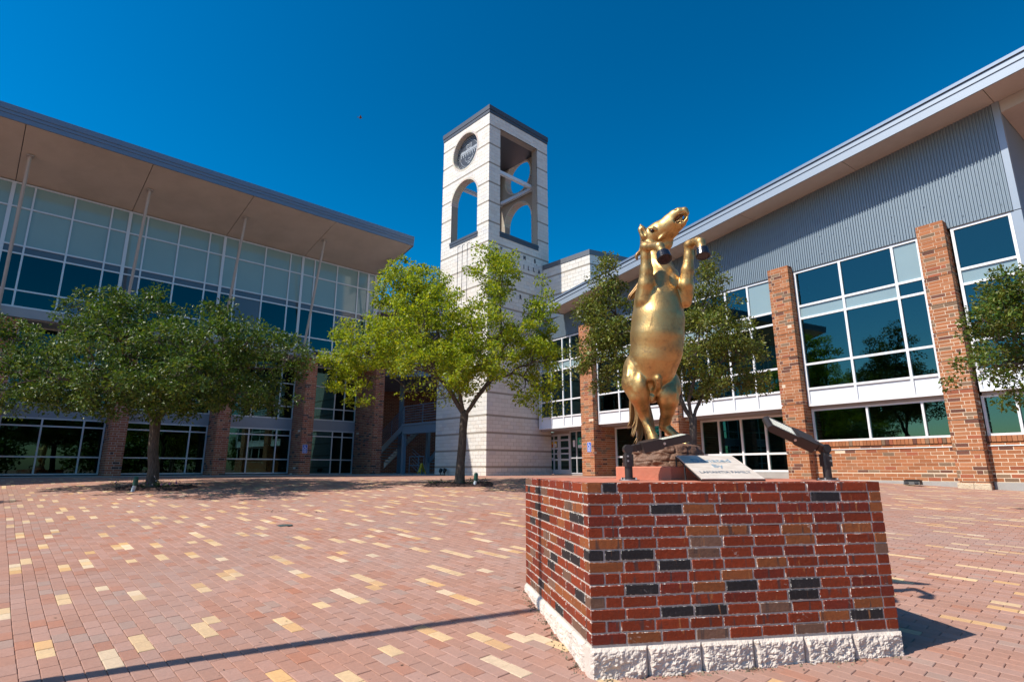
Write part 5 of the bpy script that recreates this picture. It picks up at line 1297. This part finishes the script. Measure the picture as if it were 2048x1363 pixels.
def gold_mat():
    m, t, b, o = new_mat('worn gold paint'); co = geo_pos(t)
    n = noise_n(t, co, 7, 6, .65); n2 = noise_n(t, co, 38, 5, .65)
    c = mixc(t, ramp(t, n, [(.35, 0.), (.7, 1.)]), (.56, .37, .15), (.43, .265, .095))
    mk = mathn(t, 'MULTIPLY', ramp(t, n, [(.46, 0.), (.62, 1.)]), ramp(t, n2, [(.45, 0.), (.62, 1.)]))
    c = mixc(t, mathn(t, 'MULTIPLY', mk, .7), c, (.21, .145, .085))
    t.links.new(c, b.inputs['Base Color']); b.inputs['Metallic'].default_value = .88
    rr = ramp(t, n, [(.3, .36), (.7, .56)]); t.links.new(rr, b.inputs['Roughness'])
    bump(t, b, mathn(t, 'ADD', mathn(t, 'MULTIPLY', n, 1.6), mathn(t, 'MULTIPLY', noise_n(t, co, 90, 4, .6), .6)), .28, .010); return m
M['gold'] = gold_mat()
M['old_gold'] = plain('dull gold brown', (.30, .18, .075), .45, .6, var=.35, scale=25, bmp=.4, bscale=60)
M['mouth'] = plain('mouth recess', (.16, .075, .035), .5, .2, var=.3, scale=30)
# modelling of the surface: hollows, ribs and muscle edges, each set on the skin where the sight line meets it
def hollow(u, v, r, dp, bl=.02):
    p = skin(u, v)
    if p is not None: s = hr(1, p); S.cone(p - WV * (r - dp) * s, p - WV * (r - dp) * s + [0, 0, .001], r * s, r * s, 1., bl, sub=True)
def ridge(pts, r, prot, bl=.016):
    P = [q for q in (skin(u, v) for u, v in pts) if q is not None]
    for a, b in zip(P[:-1], P[1:]): S.cone(a + WV * (r - prot), b + WV * (r - prot), r, r, 1., bl)
hollow(1302, 772, 8, 2.5, .03)
ridge([(1258, 735), (1257, 752), (1263, 770), (1272, 782)], .018, .006); ridge([(1266, 716), (1274, 729), (1280, 744), (1282, 762)], .016, .005); ridge([(1349, 765), (1349, 785), (1345, 802)], .016, .005)
ridge([(1288, 830), (1297, 850), (1304, 868)], .008, .003, .008); ridge([(1284, 590), (1287, 570), (1289, 550), (1290, 530)], .010, .004, .010); ridge([(1378, 590), (1379, 565), (1380, 540)], .010, .004, .010)
ridge([(1312, 520), (1322, 533), (1330, 542)], .012, .004, .010); ridge([(1306, 558), (1312, 572), (1322, 582)], .012, .004, .010); ridge([(1356, 560), (1350, 574), (1340, 583)], .012, .004, .010)
S.mesh('body', M['gold'], horse)
# hooves
def hoof(u0, v0, d0, u1, v1, d1, r0, r1, name='hoof'):
    a, b = hp(u0, v0, d0), hp(u1, v1, d1); m = MB(); ra, rb = hr(r0, a), hr(r1, b)
    m.tube([a, a + (b - a) * .06, a + (b - a) * .5, a + (b - a) * .93, b], [ra * .86, ra, (ra + rb) / 2, rb, rb * .9], 24, cap=False)
    dn = (b - a) / np.linalg.norm(b - a); n0 = m.n - 24; ring = [np.array(m.v[n0 + i]) for i in range(24)]; c = sum(ring) / 24
    m.add(ring + [c + (p - c) * .8 - dn * .008 for p in ring], [(i, (i + 1) % 24, 24 + (i + 1) % 24, 24 + i) for i in range(24)] + [tuple(range(24, 48))]); m.build(name, M['hoof'], horse, smooth=False)
for args in ((1325.5, 505.5, -.49, 1330, 519.5, -.525, 13.2, 15.2), (1404, 497.5, -.415, 1406.5, 513, -.435, 12.6, 14.2), (1309.5, 881, -.01, 1314, 893.5, -.04, 10.5, 12.5), (1372, 891, -.01, 1379, 902.5, -.04, 10.5, 12)): hoof(*args)
# eye, teeth, tongue
m = MB(); c = hp(1304, 461, -.03); r = hr(3.7, c)
for i in range(9): pass
pts = [c + np.array([0, -1, 0]) * 0]; m.tube([c + np.array([-r * math.cos(t), 0, r * .2 * math.cos(t)]) for t in np.linspace(0, math.pi, 9)], [max(.0004, r * math.sin(t)) for t in np.linspace(0, math.pi, 9)], 14, cap=False); m.build('eye', M['hoof'], horse, smooth=True)
m = MB(); a, b = hp(1351, 441, -.105), hp(1366, 431, -.125)
m.tube([a, (a + b) / 2 + [0, 0, .012], b], [hr(5, a), hr(6, a), hr(4, b)], 10, flat=.5); m.build('tongue', M['mouth'], horse, smooth=True)
m = MB()
for i in range(6):
    f = i / 5; p = hp(1351.5 + 17 * f, 445.5 - 1.0 * f - 3.2 * math.sin(math.pi * f), -.145 + .0 * f); m.tube([p, p + [0, 0, .007]], [.0075, .0065], 6)
    q = hp(1358 + 13 * f, 427.5 - 2.5 * f, -.165); m.tube([q, q - [0, 0, .006]], [.0075, .0065], 6)
m.build('teeth', M['old_gold'], horse)
# mane and tail: locks of tapering strands
def lock(m, pts, r, n=7, spread=4, seed=0):
    rg = np.random.default_rng(seed)
    for k in range(n):
        o = rg.normal(0, spread, 2); dyo = rg.normal(0, .022); P = []; R = []
        for i, (u, v, dy) in enumerate(pts):
            f = i / (len(pts) - 1); p = hp(u + o[0] * (1 - .35 * f), v + o[1] * .5, dy + dyo); P.append(p); R.append(hr(r, p) * (.75 + .5 * math.sin(math.pi * min(1, f * 1.15))) * (1 - f) ** .35 + .001)
        Q = []; RR = []
        for i in range(len(P) - 1):
            for t in (0, .33, .66): Q.append(P[i] * (1 - t) + P[i + 1] * t); RR.append(R[i] * (1 - t) + R[i + 1] * t)
        Q.append(P[-1]); RR.append(R[-1]); Q = [Q[0]] + [(Q[i - 1] + 2 * Q[i] + Q[i + 1]) / 4 for i in range(1, len(Q) - 1)] + [Q[-1]]
        m.tube(Q, RR, 8, flat=.7)
m = MB()
lock(m, [(1294, 490, .18), (1288, 498, .18), (1280, 504, .17), (1273, 510, .16), (1275, 520, .16)], 4.2, 7, 2.6, 1); lock(m, [(1294, 480, .16), (1289, 488, .15), (1284, 498, .15), (1282, 512, .16)], 3.2, 5, 2.5, 2)
lock(m, [(1290, 556, .24), (1281, 570, .24), (1270, 584, .23), (1262, 592, .23), (1259, 600, .23)], 4.4, 8, 2.8, 3); lock(m, [(1297, 478, .18), (1296, 510, .24), (1294, 545, .27), (1290, 575, .28)], 6, 8, 4, 4); lock(m, [(1290, 478, .12), (1285, 486, .12), (1287, 494, .12)], 3, 3, 2, 9)
m.build('mane', M['old_gold'], horse, smooth=True)
m = MB()
lock(m, [(1276, 770, .28), (1268, 795, .30), (1267, 820, .31), (1266, 842, .31), (1258, 855, .30)], 4.6, 7, 4, 5); lock(m, [(1275, 775, .28), (1270, 805, .31), (1272, 835, .32), (1268, 858, .31), (1264, 870, .3)], 4.6, 7, 4, 6)
lock(m, [(1278, 775, .28), (1277, 810, .32), (1281, 845, .33), (1284, 872, .32), (1272, 890, .3)], 4.8, 8, 4.5, 7); lock(m, [(1282, 775, .28), (1284, 812, .32), (1292, 850, .33), (1298, 876, .33), (1297, 893, .3)], 4.6, 7, 4, 8); lock(m, [(1286, 780, .28), (1296, 815, .32), (1303, 842, .33), (1306, 862, .33), (1302, 880, .32)], 4.2, 6, 4, 10)
m.build('tail', M['old_gold'], horse, smooth=True)
# rock base: carved stones with cracks between
def rock():
    rg = np.random.default_rng(4); nu, nv = 200, 46; C = np.array([PC[0] + .0, PC[1]]); vs = []; fs = []
    A, B, Hh = .335, .315, .205
    seeds = []
    for ring, cnt in ((.0, 13), (.42, 15), (.80, 15)):
        for i in range(cnt): t = 2 * math.pi * (i + .5 * (ring == .42) + rg.uniform(-.25, .25)) / cnt; seeds.append((t, ring + rg.uniform(-.1, .1)))
    sd = np.array(seeds)
    from mathutils import noise as mn
    for j in range(nv + 1):
        f = j / nv
        if f < .62: k = f / .62; rr = 1 - .05 * k - .10 * k * k; z = Hh * .80 * k ** .95; w_ = k
        else: k = (f - .62) / .38; rr = .85 * (1 - k) + .0005; z = Hh * (.80 + .2 * math.sin(k * 1.57)); w_ = 1 + k * .6
        for i in range(nu):
            t = 2 * math.pi * i / nu
            du = np.abs((sd[:, 0] - t + math.pi) % (2 * math.pi) - math.pi) * .9; dv = np.abs(sd[:, 1] - w_) * 1.05; d = np.sort(np.hypot(du, dv)); edge = d[1] - d[0]
            crack = min(1, edge / .055); nz = mn.fractal(Vector((math.cos(t) * 4, math.sin(t) * 4, z * 14)), 1, 2, 4)
            e = 1 - .045 * (1 - crack) + .045 * nz + .03 * mn.noise(Vector((d[0] * 9, t * 2, w_ * 3)))
            bumpz = (.006 * nz + .008 * (crack - 1)) if f >= .62 else 0
            vs.append((C[0] + A * rr * e * math.cos(t) * (1 + .06 * math.sin(2 * t + 1)), C[1] + B * rr * e * math.sin(t), PLZ - .002 + z + bumpz))
    for j in range(nv):
        for i in range(nu): fs.append((j * nu + i, j * nu + (i + 1) % nu, (j + 1) * nu + (i + 1) % nu, (j + 1) * nu + i))
    m = MB(); m.add(vs, fs); m.build('rock_base', plain('brown cast rock', (.15, .078, .045), .6, .15, var=.4, scale=18, bmp=.6, bscale=70), horse, smooth=True)
rock()
# ================================================================== floodlights on the pedestal
def floodlight(base, az, label, tilt, H=.215, yaw_face=0.):
    """post and elbow with a long flat head pointing along azimuth az, rising by tilt"""
    r = thing('floodlight', label, 'floodlight', base, 'floodlights aimed at the golden horse')
    B = np.array(base); d = azd(az); D = np.array([d[0], d[1], 0]); S = np.array([d[1], -d[0], 0]); Z = np.array([0, 0, 1.])
    m = MB(); m.disc(B + Z * .0, np.array([.075, 0, 0]), np.array([0, .075, 0]), .001, 1, 24, th=Z * .008); m.build('base_plate', M['galv'], r)
    m = MB(); m.disc(B + Z * .008, np.array([.052, 0, 0]), np.array([0, .052, 0]), .001, 1, 24, th=Z * .014); m.tube([B + Z * .022, B + Z * .10], .029, 20); m.build('tenon', M['bronze_dark'], r)
    for k in range(4): m = MB(); q = B + np.array([math.cos(k * 1.571 + .8), math.sin(k * 1.571 + .8), 0]) * .062 + Z * .008; m.tube([q, q + Z * .012], .007, 6); m.build('bolt', M['galv'], r)
    m = MB(); zc = B + Z * .10
    for a, b, h0, h1 in ((-.034, .034, 0., H - .03),):
        lo = [zc + S * x + D * y for x, y in ((-.034, -.024), (-.024, -.034), (.024, -.034), (.034, -.024), (.034, .024), (.024, .034), (-.024, .034), (-.034, .024))]
        m.add(lo + [p + Z * (H - .125) for p in lo], [tuple(range(8))[::-1], tuple(range(8, 16))] + [(i, (i + 1) % 8, (i + 1) % 8 + 8, i + 8) for i in range(8)])
    m.build('slip_fitter', M['bronze_dark'], r)
    for zz in (.14, .175):
        for sg in (-1, 1):
            m = MB(); q = B + Z * zz + S * sg * .034 - D * .012; m.tube([q, q + S * sg * .012], .007, 8); m.build('bolt', M['galv'], r)
    # elbow drum
    E_ = B + Z * (H + .012); m = MB(); m.tube([E_ - S * .03, E_ + S * .03], .034, 24); m.tube([E_ - S * .036, E_ - S * .03], .026, 16)
    m.tube([E_ - Z * .05, E_], .03, 14); m.build('elbow', M['bronze_dark'], r)
    t = rad(tilt); A = D * math.cos(t) + Z * math.sin(t); U = -D * math.sin(t) + Z * math.cos(t)
    if yaw_face: U, S2 = U * math.cos(rad(yaw_face)) + S * math.sin(rad(yaw_face)), S * math.cos(rad(yaw_face)) - U * math.sin(rad(yaw_face))
    else: S2 = S
    def bx(m, a0, a1, s0, s1, u0, u1, taper=1.): 
        q = lambda a, s, u: E_ + A * a + S2 * s + U * u
        m.hexa([q(a0, s0, u0), q(a1, s0 * taper, u0), q(a1, s1 * taper, u0), q(a0, s1, u0), q(a0, s0, u1), q(a1, s0 * taper, u1), q(a1, s1 * taper, u1), q(a0, s1, u1)])
    m = MB(); bx(m, .02, .105, -.026, .026, -.026, .022); bx(m, .055, .06, -.031, .031, -.031, .027); m.build('arm', M['bronze_dark'], r)
    m = MB(); bx(m, .100, .245, -.072, .072, -.046, .024); bx(m, .10, .238, -.068, .068, .024, .030); bx(m, .23, .252, -.075, .075, -.044, .026); m.build('driver_box', M['bronze_dark'], r)
    m = MB()                                                        # LED head with a rounded nose
    q = lambda a, s, u: E_ + A * a + S2 * s + U * u
    prof = [(.25, -.035), (.25, .017)] + [(.452 + .026 * math.sin(x), -.009 + .026 * math.cos(x)) for x in np.linspace(0, math.pi, 7)]
    n = len(prof); m.add([q(a, -.074, u) for a, u in prof] + [q(a, .074, u) for a, u in prof], [tuple(range(n)), tuple(range(2 * n - 1, n - 1, -1))] + [(i, i + n, (i + 1) % n + n, (i + 1) % n) for i in range(n)])
    hd = m.build('housing', M['bronze_dark'], r)
    m = MB(); bx(m, .262, .448, -.057, .057, .0165, .0195); lens = m.build('lens', M['lens'], hd)
    m = MB()
    for i in range(9):
        for j in range(6): a, s = .272 + .0205 * i, -.048 + .0164 * j; bx(m, a, a + .013, s, s + .011, .0196, .0225)
    m.build('led_array', M['led'], hd)
    m = MB(); bx(m, .252, .46, -.0745, -.058, .017, .0215); bx(m, .252, .46, .058, .0745, .017, .0215); bx(m, .45, .462, -.0579, .0579, .017, .0212); m.build('lens_rim', M['bronze_dark'], hd)
    for sg in (-1, 1): m = MB(); c = q(.262, sg * .074, -.008); m.tube([c, c + S2 * sg * .006], .010, 10); m.build('bolt', M['galv'], hd)
    m = MB(); bx(m, .112, .128, -.012, .012, -.055, -.031); m.build('photocell', M['black'], r)
    return r
M['lens'] = plain('floodlight lens', (.60, .58, .50), .15, .0, var=.05, scale=60); M['led'] = plain('led lenses', (.80, .78, .66), .2, var=.1, scale=200)
zc = PTOP + .003
fl1 = floodlight((.868, 4.28, zc), 86, 'dark bronze floodlight at the left of the pedestal, its head reaching across the rock', 12, yaw_face=6)
fl2 = floodlight((2.30, 4.20, zc), 263, 'dark bronze floodlight at the right of the pedestal, its LED face turned up to view', 24, yaw_face=-36)

# ================================================================== tilted plaque
def plaque_mat():
    m, t, b, o = new_mat('weathered travertine print'); co = coords(t, 'Object'); mp = t.nodes.new('ShaderNodeMapping'); mp.inputs['Rotation'].default_value = (0, 0, rad(-8)); mp.inputs['Scale'].default_value = (6, 60, 60); t.links.new(co, mp.inputs[0])
    n = noise_n(t, mp.outputs[0], 1.5, 6, .65); c = mixc(t, ramp(t, n, [(.35, 0.), (.68, 1.)]), (.46, .38, .31), (.66, .60, .52)); t.links.new(c, b.inputs['Base Color']); b.inputs['Roughness'].default_value = .55; return m
M['plaque'] = plaque_mat()
pf0, pf1 = at_depth(1404, 956.5, 4.03), at_depth(1530, 956.5, 4.06); pb0, pb1 = at_depth(1352, 910, 4.42), at_depth(1463, 910.5, 4.45)
pq = thing('plaque', 'tilted stone look plaque with dedication lettering on the front of the pedestal', 'plaque', (pf0 + pf1) / 2)
un = np.cross(pf1 - pf0, pb0 - pf0); un /= np.linalg.norm(un)
m = MB(); lo = [pf0, pf1, pb1, pb0]; m.hexa([p - un * .007 for p in lo] + list(lo)); m.build('board', M['plaque'], pq)
m = MB(); c0 = (pf0 + pf1 + pb0 + pb1) / 4; ex = lambda p, k: c0 + (p - c0) * k; lo = [ex(p, 1.018) for p in lo]; m.hexa([p - un * .016 for p in lo] + [p - un * .0075 for p in lo]); m.build('backing_frame', M['black'], pq)
for a in (pb0, pb1, pf0 * .35 + pb0 * .65): 
    m = MB(); g = np.array([a[0], a[1], PTOP + .002]); m.tube([g, a - un * .012], .0065, 6); m.build('leg', M['black'], pq)
m = MB(); m.tube([pb0 - un * .012 + (pf0 - pb0) * .04, pf0 - un * .014], .006, 6); m.build('brace', M['black'], pq)
class PF:
    flip = 1; off = .0005
    def __call__(s, a, o, b): e1 = (pf1 - pf0) / np.linalg.norm(pf1 - pf0); e2 = np.cross(un, e1); return (pf0 + pf1) / 2 * .5 + (pb0 + pb1) / 2 * .5 + e1 * a + e2 * b + un * o + sh(b)
def sh(b): k = b / np.linalg.norm((pb0 + pb1 - pf0 - pf1) / 2); mid = (pb0 + pb1 - pf0 - pf1) / 2; e1 = (pf1 - pf0) / np.linalg.norm(pf1 - pf0); return e1 * (np.dot(mid, e1) * k)
M['print'] = plain('faded blue print', (.16, .27, .36), .5, var=.25, scale=40)
text_mesh('', .085, PF(), [('Donated', .0, .105, 0, 1.0)], M['print'], pq, 'lettering', .0015)
text_mesh('', .080, PF(), [('By', .0, .005, 0, 1.0)], M['print'], pq, 'lettering', .0015)
M['print_dark'] = plain('dark blue print', (.05, .09, .14), .5, var=.25, scale=40)
text_mesh('', .052, PF(), [('LAMANTIA FAMILY', .0, -.105, 0, .86)], M['print_dark'], pq, 'lettering', .0015)

# ================================================================== signs on the piers
def access_sign(F, s, z, label):
    W, H = .265, .455; r = thing('access_sign', label, 'sign', F(s, .01, z), 'blue accessibility signs on the brick piers'); h = H / 2
    fl = 1 if np.dot(F.u, np.array([1, 0, 0])) > 0 else -1
    q = lambda x, y, o=.018: F(s + fl * x, o, z + y)
    def rr(w, h, r_, o0, o1, mat, nm):
        pts = []
        for cx, cy, a0 in ((w / 2 - r_, h / 2 - r_, 0), (-w / 2 + r_, h / 2 - r_, 90), (-w / 2 + r_, -h / 2 + r_, 180), (w / 2 - r_, -h / 2 + r_, 270)): pts += [(s + fl * (cx + r_ * math.cos(rad(a0 + 22.5 * k))), z + cy + r_ * math.sin(rad(a0 + 22.5 * k))) for k in range(5)]
        m = MB(); m.prism(F, pts, o0, o1); return m.build(nm, M[mat], r)
    rr(W, H, .025, .004, .012, 'sign_white', 'border'); rr(W - .026, H - .026, .018, .0122, .0145, 'sign_blue', 'panel')
    m = MB(); F0 = lambda x, y: q(x, y, .0148)
    def st(pts, wd):
        pts = [np.array(p) for p in pts]
        for a, b in zip(pts[:-1], pts[1:]):
            d = (b - a) / (np.linalg.norm(b - a) + 1e-9); nn = np.array([-d[1], d[0]]) * wd / 2; P4 = [a - d * wd * .3 - nn, b + d * wd * .3 - nn, b + d * wd * .3 + nn, a - d * wd * .3 + nn]
            lo = [F0(*p) for p in P4]; m.hexa(lo + [p + F.n * .002 for p in lo])
    m.disc(F0(-.022, .172), F.u, np.array([0, 0, 1.]), .001, .021, 18, th=F.n * .002)
    st([(-.022, .145), (-.014, .07), (.035, .07), (.062, .015), (.088, .022)], .024); st([(-.018, .112), (.032, .112)], .018)
    st([(-.018 + .062 * math.cos(rad(a)), .032 + .062 * math.sin(rad(a))) for a in range(118, 345, 14)], .019)
    m.build('wheelchair_symbol', M['sign_white'], r)
    m = MB()
    for y, wd, n in ((-.050, .19, 9), (-.105, .17, 7), (-.135, .17, 8), (-.175, .15, 6)):
        for k in range(n): x = -wd / 2 + wd * k / n; lo = [q(x, y - .011, .0148), q(x + wd / n * .68, y - .011, .0148), q(x + wd / n * .68, y + .011, .0148), q(x, y + .011, .0148)]; m.hexa(lo + [p + F.n * .002 for p in lo])
    m.build('small_print', M['sign_white'], r); return r
access_sign(FL, FL.s_at(609.8, 897), FL.z_at(609.8, 897), 'blue wheelchair access sign on the shaded pier of the glass wing')
access_sign(FR, FR.s_at(1178.7, 893.5), FR.z_at(1178.7, 893.5), 'blue wheelchair access sign on the sunlit pier beside the entrance doors')

# ================================================================== small things
wl = thing('wall_light', 'small dark wall floodlight above a pier of the glass wing', 'wall light', FL(.62, .07, 6.4))
s = FL.s_at(634, 706, .2); z = FL.z_at(634, 706, .2); m = MB(); m.box(FL, s - .05, s + .05, .066, .10, z - .06, z + .1); m.build('bracket', M['bronze_dark'], wl)
m = MB(); m.hexa([FL(s - .13, .10, z - .02), FL(s + .13, .10, z - .02), FL(s + .13, .34, z - .14), FL(s - .13, .34, z - .14), FL(s - .13, .14, z + .14), FL(s + .13, .14, z + .14), FL(s + .13, .40, z + .0), FL(s - .13, .40, z + .0)]); m.build('lamp_head', M['bronze_dark'], wl)
s = FL.s_at(626, 724.5, .0); z = FL.z_at(626, 724.5, .0); m = MB(); m.box(FL, s - .08, s + .09, .004, .10, z - .05, z + .05); m.tube([FL(s, .10, z), FL(s, .14, z - .02)], .03, 10)
tag(m.build('camera_box', M['alu_white'], origin=FL(s, .05, z)), 'small pale camera box near the top of a shaded brick pier', 'camera')
for k, (u, lb) in enumerate(((881, 'black ground spotlight at the tower foot, the one nearer the stair'), (889, 'black ground spotlight at the tower foot, the one nearer the lime green oak'))):
    s = FTL.s_at(u, 944, .25); b = FTL(s, .25, .06); r = thing('spotlight', lb, 'spotlight', b, 'black spotlights at the foot of the tower')
    m = MB(); m.tube([b, b + [0, 0, .12]], .02, 8); m.disc(b, np.array([.06, 0, 0]), np.array([0, .06, 0]), .001, 1, 14, th=(0, 0, .01)); m.build('stake', M['black'], r)
    c = b + np.array([0, 0, .2]); dv = (-FTL.n * .45 + np.array([0, 0, .9])); m = MB(); m.tube([c - dv * .10, c - dv * .07, c + dv * .10, c + dv * .12], [.03, .075, .10, .102], 16); m.build('lamp_head', M['black'], r)
    m = MB(); m.tube([c + dv * .121, c + dv * .125], [.09, .088], 16); m.build('lens', M['galv'], r)
b = gp(11.62, 16.95); b = FR(FR.s_at(1826, 965, .18), .18, float(ground(11.6, 16.9))); bb = thing('bait_box', 'black plastic box on the paving against the brick wing wall', 'box', b); m = MB()
s0 = float(np.dot(b - FR.P, FR.u)); z0 = b[2] - .01
m.hexa([FR(s0 - .2, .06, z0), FR(s0 + .2, .06, z0), FR(s0 + .2, .30, z0), FR(s0 - .2, .30, z0), FR(s0 - .19, .07, z0 + .11), FR(s0 + .19, .07, z0 + .11), FR(s0 + .19, .26, z0 + .11), FR(s0 - .19, .26, z0 + .11)]); m.build('tray', M['black'], bb)
m = MB(); m.box(FR, s0 - .205, s0 + .205, .055, .285, z0 + .112, z0 + .13); m.box(FR, s0 - .15, s0 + .15, .09, .24, z0 + .13, z0 + .14); m.build('lid', M['black'], bb)
for sg in (-1, 1): m = MB(); m.box(FR, s0 + sg * .12 - .045, s0 + sg * .12 + .045, .29, .312, z0 + .025, z0 + .08); m.build('entry_hole', M['letter'], bb)
# lamp post outside the picture whose long shadow crosses the paving
pb_ = np.array([-3.95, 3.085]); z = float(ground(*pb_)); lp_ = thing('lamp_post', 'tall grey lamp post outside the picture whose shadow crosses the paving', 'lamp post', (pb_[0], pb_[1], z))
m = MB(); m.tube([(pb_[0], pb_[1], z), (pb_[0], pb_[1], z + 9.5)], [.058, .052], 16); m.build('pole', M['steel_blue'], lp_)
m = MB(); m.wbox(pb_[0] - .2, pb_[0] + .2, pb_[1] - .2, pb_[1] + .2, z - .05, z + .08); m.build('foot', M['concrete'], lp_)
m = MB(); m.tube([(pb_[0], pb_[1], z + 9.4), (pb_[0] - .5, pb_[1] - .3, z + 9.6)], .04, 8); m.wbox(pb_[0] - 1.0, pb_[0] - .45, pb_[1] - .5, pb_[1] - .2, z + 9.55, z + 9.65); m.build('lamp_head', M['bronze_dark'], lp_)
# bird in flight
c = at_depth(721, 235.5, 60); m = MB(); f = np.array([.9, .3, 0]); f /= np.linalg.norm(f); sd = np.array([-f[1], f[0], 0]); up = np.array([0, 0, 1.])
bd = thing('bird', 'small brown bird flying high in the blue sky', 'bird', c)
m.tube([c - f * .24, c - f * .14, c, c + f * .13, c + f * .19, c + f * .23], [.01, .05, .075, .055, .04, .008], 10); m.build('body', plain('brown feathers', (.10, .055, .03), .8), bd, smooth=True)
for sg in (-1, 1):
    m = MB(); lo = [c + f * .10, c + f * .08 + sd * sg * .26 + up * .10, c - f * .06 + sd * sg * .42 + up * .06, c - f * .10 + sd * sg * .22 + up * .06, c - f * .10]; n = len(lo)
    m.add(lo + [p - up * .012 for p in lo], [tuple(range(n)), tuple(range(2 * n - 1, n - 1, -1))] + [(i, i + n, (i + 1) % n + n, (i + 1) % n) for i in range(n)]); m.build('wing', plain('wing feathers', (.12, .07, .035), .8) if sg < 0 else bpy.data.materials['wing feathers'], bd)
m = MB(); m.hexa([c - f * .22 + sd * .03, c - f * .40 + sd * .07, c - f * .40 - sd * .07, c - f * .22 - sd * .03] + [p + up * .01 for p in (c - f * .22 + sd * .03, c - f * .40 + sd * .07, c - f * .40 - sd * .07, c - f * .22 - sd * .03)]); m.build('tail', bpy.data.materials['wing feathers'], bd)
# fallen leaves and clumps on the paving
m = MB(); rg = np.random.default_rng(5)
for u, v, n in ((546, 1023, 16), (632, 1024, 14), (1492, 1072, 0), (1480, 1095, 2), (1640, 1010, 3)):
    p0 = None
    for Y in np.linspace(3, 25, 400):
        p = at_depth(u, v, Y)
        if p[2] <= float(ground(p[0], Y)): p0 = p; break
    if p0 is None: continue
    for k in range(n): q = p0 + np.array([rg.normal(0, .11), rg.normal(0, .12), .004 + rg.random() * .012]); a = rg.uniform(0, 6.28); L = .045; m.add([q, q + [L * math.cos(a), L * math.sin(a), .01], q + [L * math.cos(a + .7), L * math.sin(a + .7), .004]], [(0, 1, 2)], tint=(.06, .045, .03))
for k in range(170):
    x, y = rg.uniform(-9, 7), rg.uniform(2.6, 15)
    d2 = (np.array([x, y]) - PN); s_, dd = d2 @ pu, -(d2 @ pn)
    if -.1 < s_ < PW + .1 and -.1 < dd < PD + .1: continue
    z = float(ground(x, y)); a = rg.uniform(0, 6.28); L = rg.uniform(.006, .024); col = ((.10, .08, .03), (.03, .025, .02), (.07, .09, .03), (.5, .45, .4))[rg.integers(0, 4)]
    q = np.array([x, y, z + .002]); m.add([q, q + [L * math.cos(a), L * math.sin(a), .003], q + [L * 1.2 * math.cos(a + .5), L * 1.2 * math.sin(a + .5), .006], q + [L * .6 * math.cos(a + 1.1), L * .6 * math.sin(a + 1.1), .002]], [(0, 1, 2, 3)], tint=col)
# grit along the foot of the pedestal
for k in range(420):
    t = rg.random(); e = rg.random() < .5; q2 = (PN + pu * PW * t + pn * (.03 + abs(rg.normal(0, .025)))) if e else (PN - pn * PD * t - pu * (.03 + abs(rg.normal(0, .03)))); L = rg.uniform(.004, .014); z = float(ground(*q2)); a = rg.uniform(0, 6.28)
    q = np.array([q2[0], q2[1], z]); m.add([q, q + [L * math.cos(a), L * math.sin(a), 0], q + [L * math.cos(a + 2), L * math.sin(a + 2), 0], q + [0, 0, L * .8]], [(0, 1, 3), (1, 2, 3), (2, 0, 3)], tint=tuple(np.array((.11, .10, .055)) * rg.uniform(.5, 2)))
o = m.build('leaf_litter', M['paver_face']); tag(o, 'scattered dry leaves and grit on the paving', kind='stuff')
for u, v, lb in ((1492, 1072, 'fallen yellow green leaf on the paving right of the pedestal'), (277, 1013, 'white scrap of paper on the plaza before the dark oak')):
    for Y in np.linspace(3, 25, 1200):
        p = at_depth(u, v, Y)
        if p[2] <= float(ground(p[0], Y)): break
    m = MB(); g = np.array([p[0], p[1], float(ground(p[0], p[1])) + .004]); L = .06 if 'leaf' in lb else .035
    pts = [g + np.array([L * a, L * b, c * L]) for a, b, c in ((-1, -.3, .1), (-.3, -.5, .4), (.5, -.35, .2), (1, 0, .6), (.4, .4, .35), (-.4, .45, .2))]; m.add(pts + [q - [0, 0, .003] for q in pts], [tuple(range(6)), tuple(range(11, 5, -1))] + [(i, i + 6, (i + 1) % 6 + 6, (i + 1) % 6) for i in range(6)])
    tag(m.build('fallen_leaf' if 'leaf' in lb else 'paper_scrap', plain('leaf yellow', (.30, .30, .07), .6) if 'leaf' in lb else M['sign_white'], origin=g), lb, 'leaf' if 'leaf' in lb else 'paper')
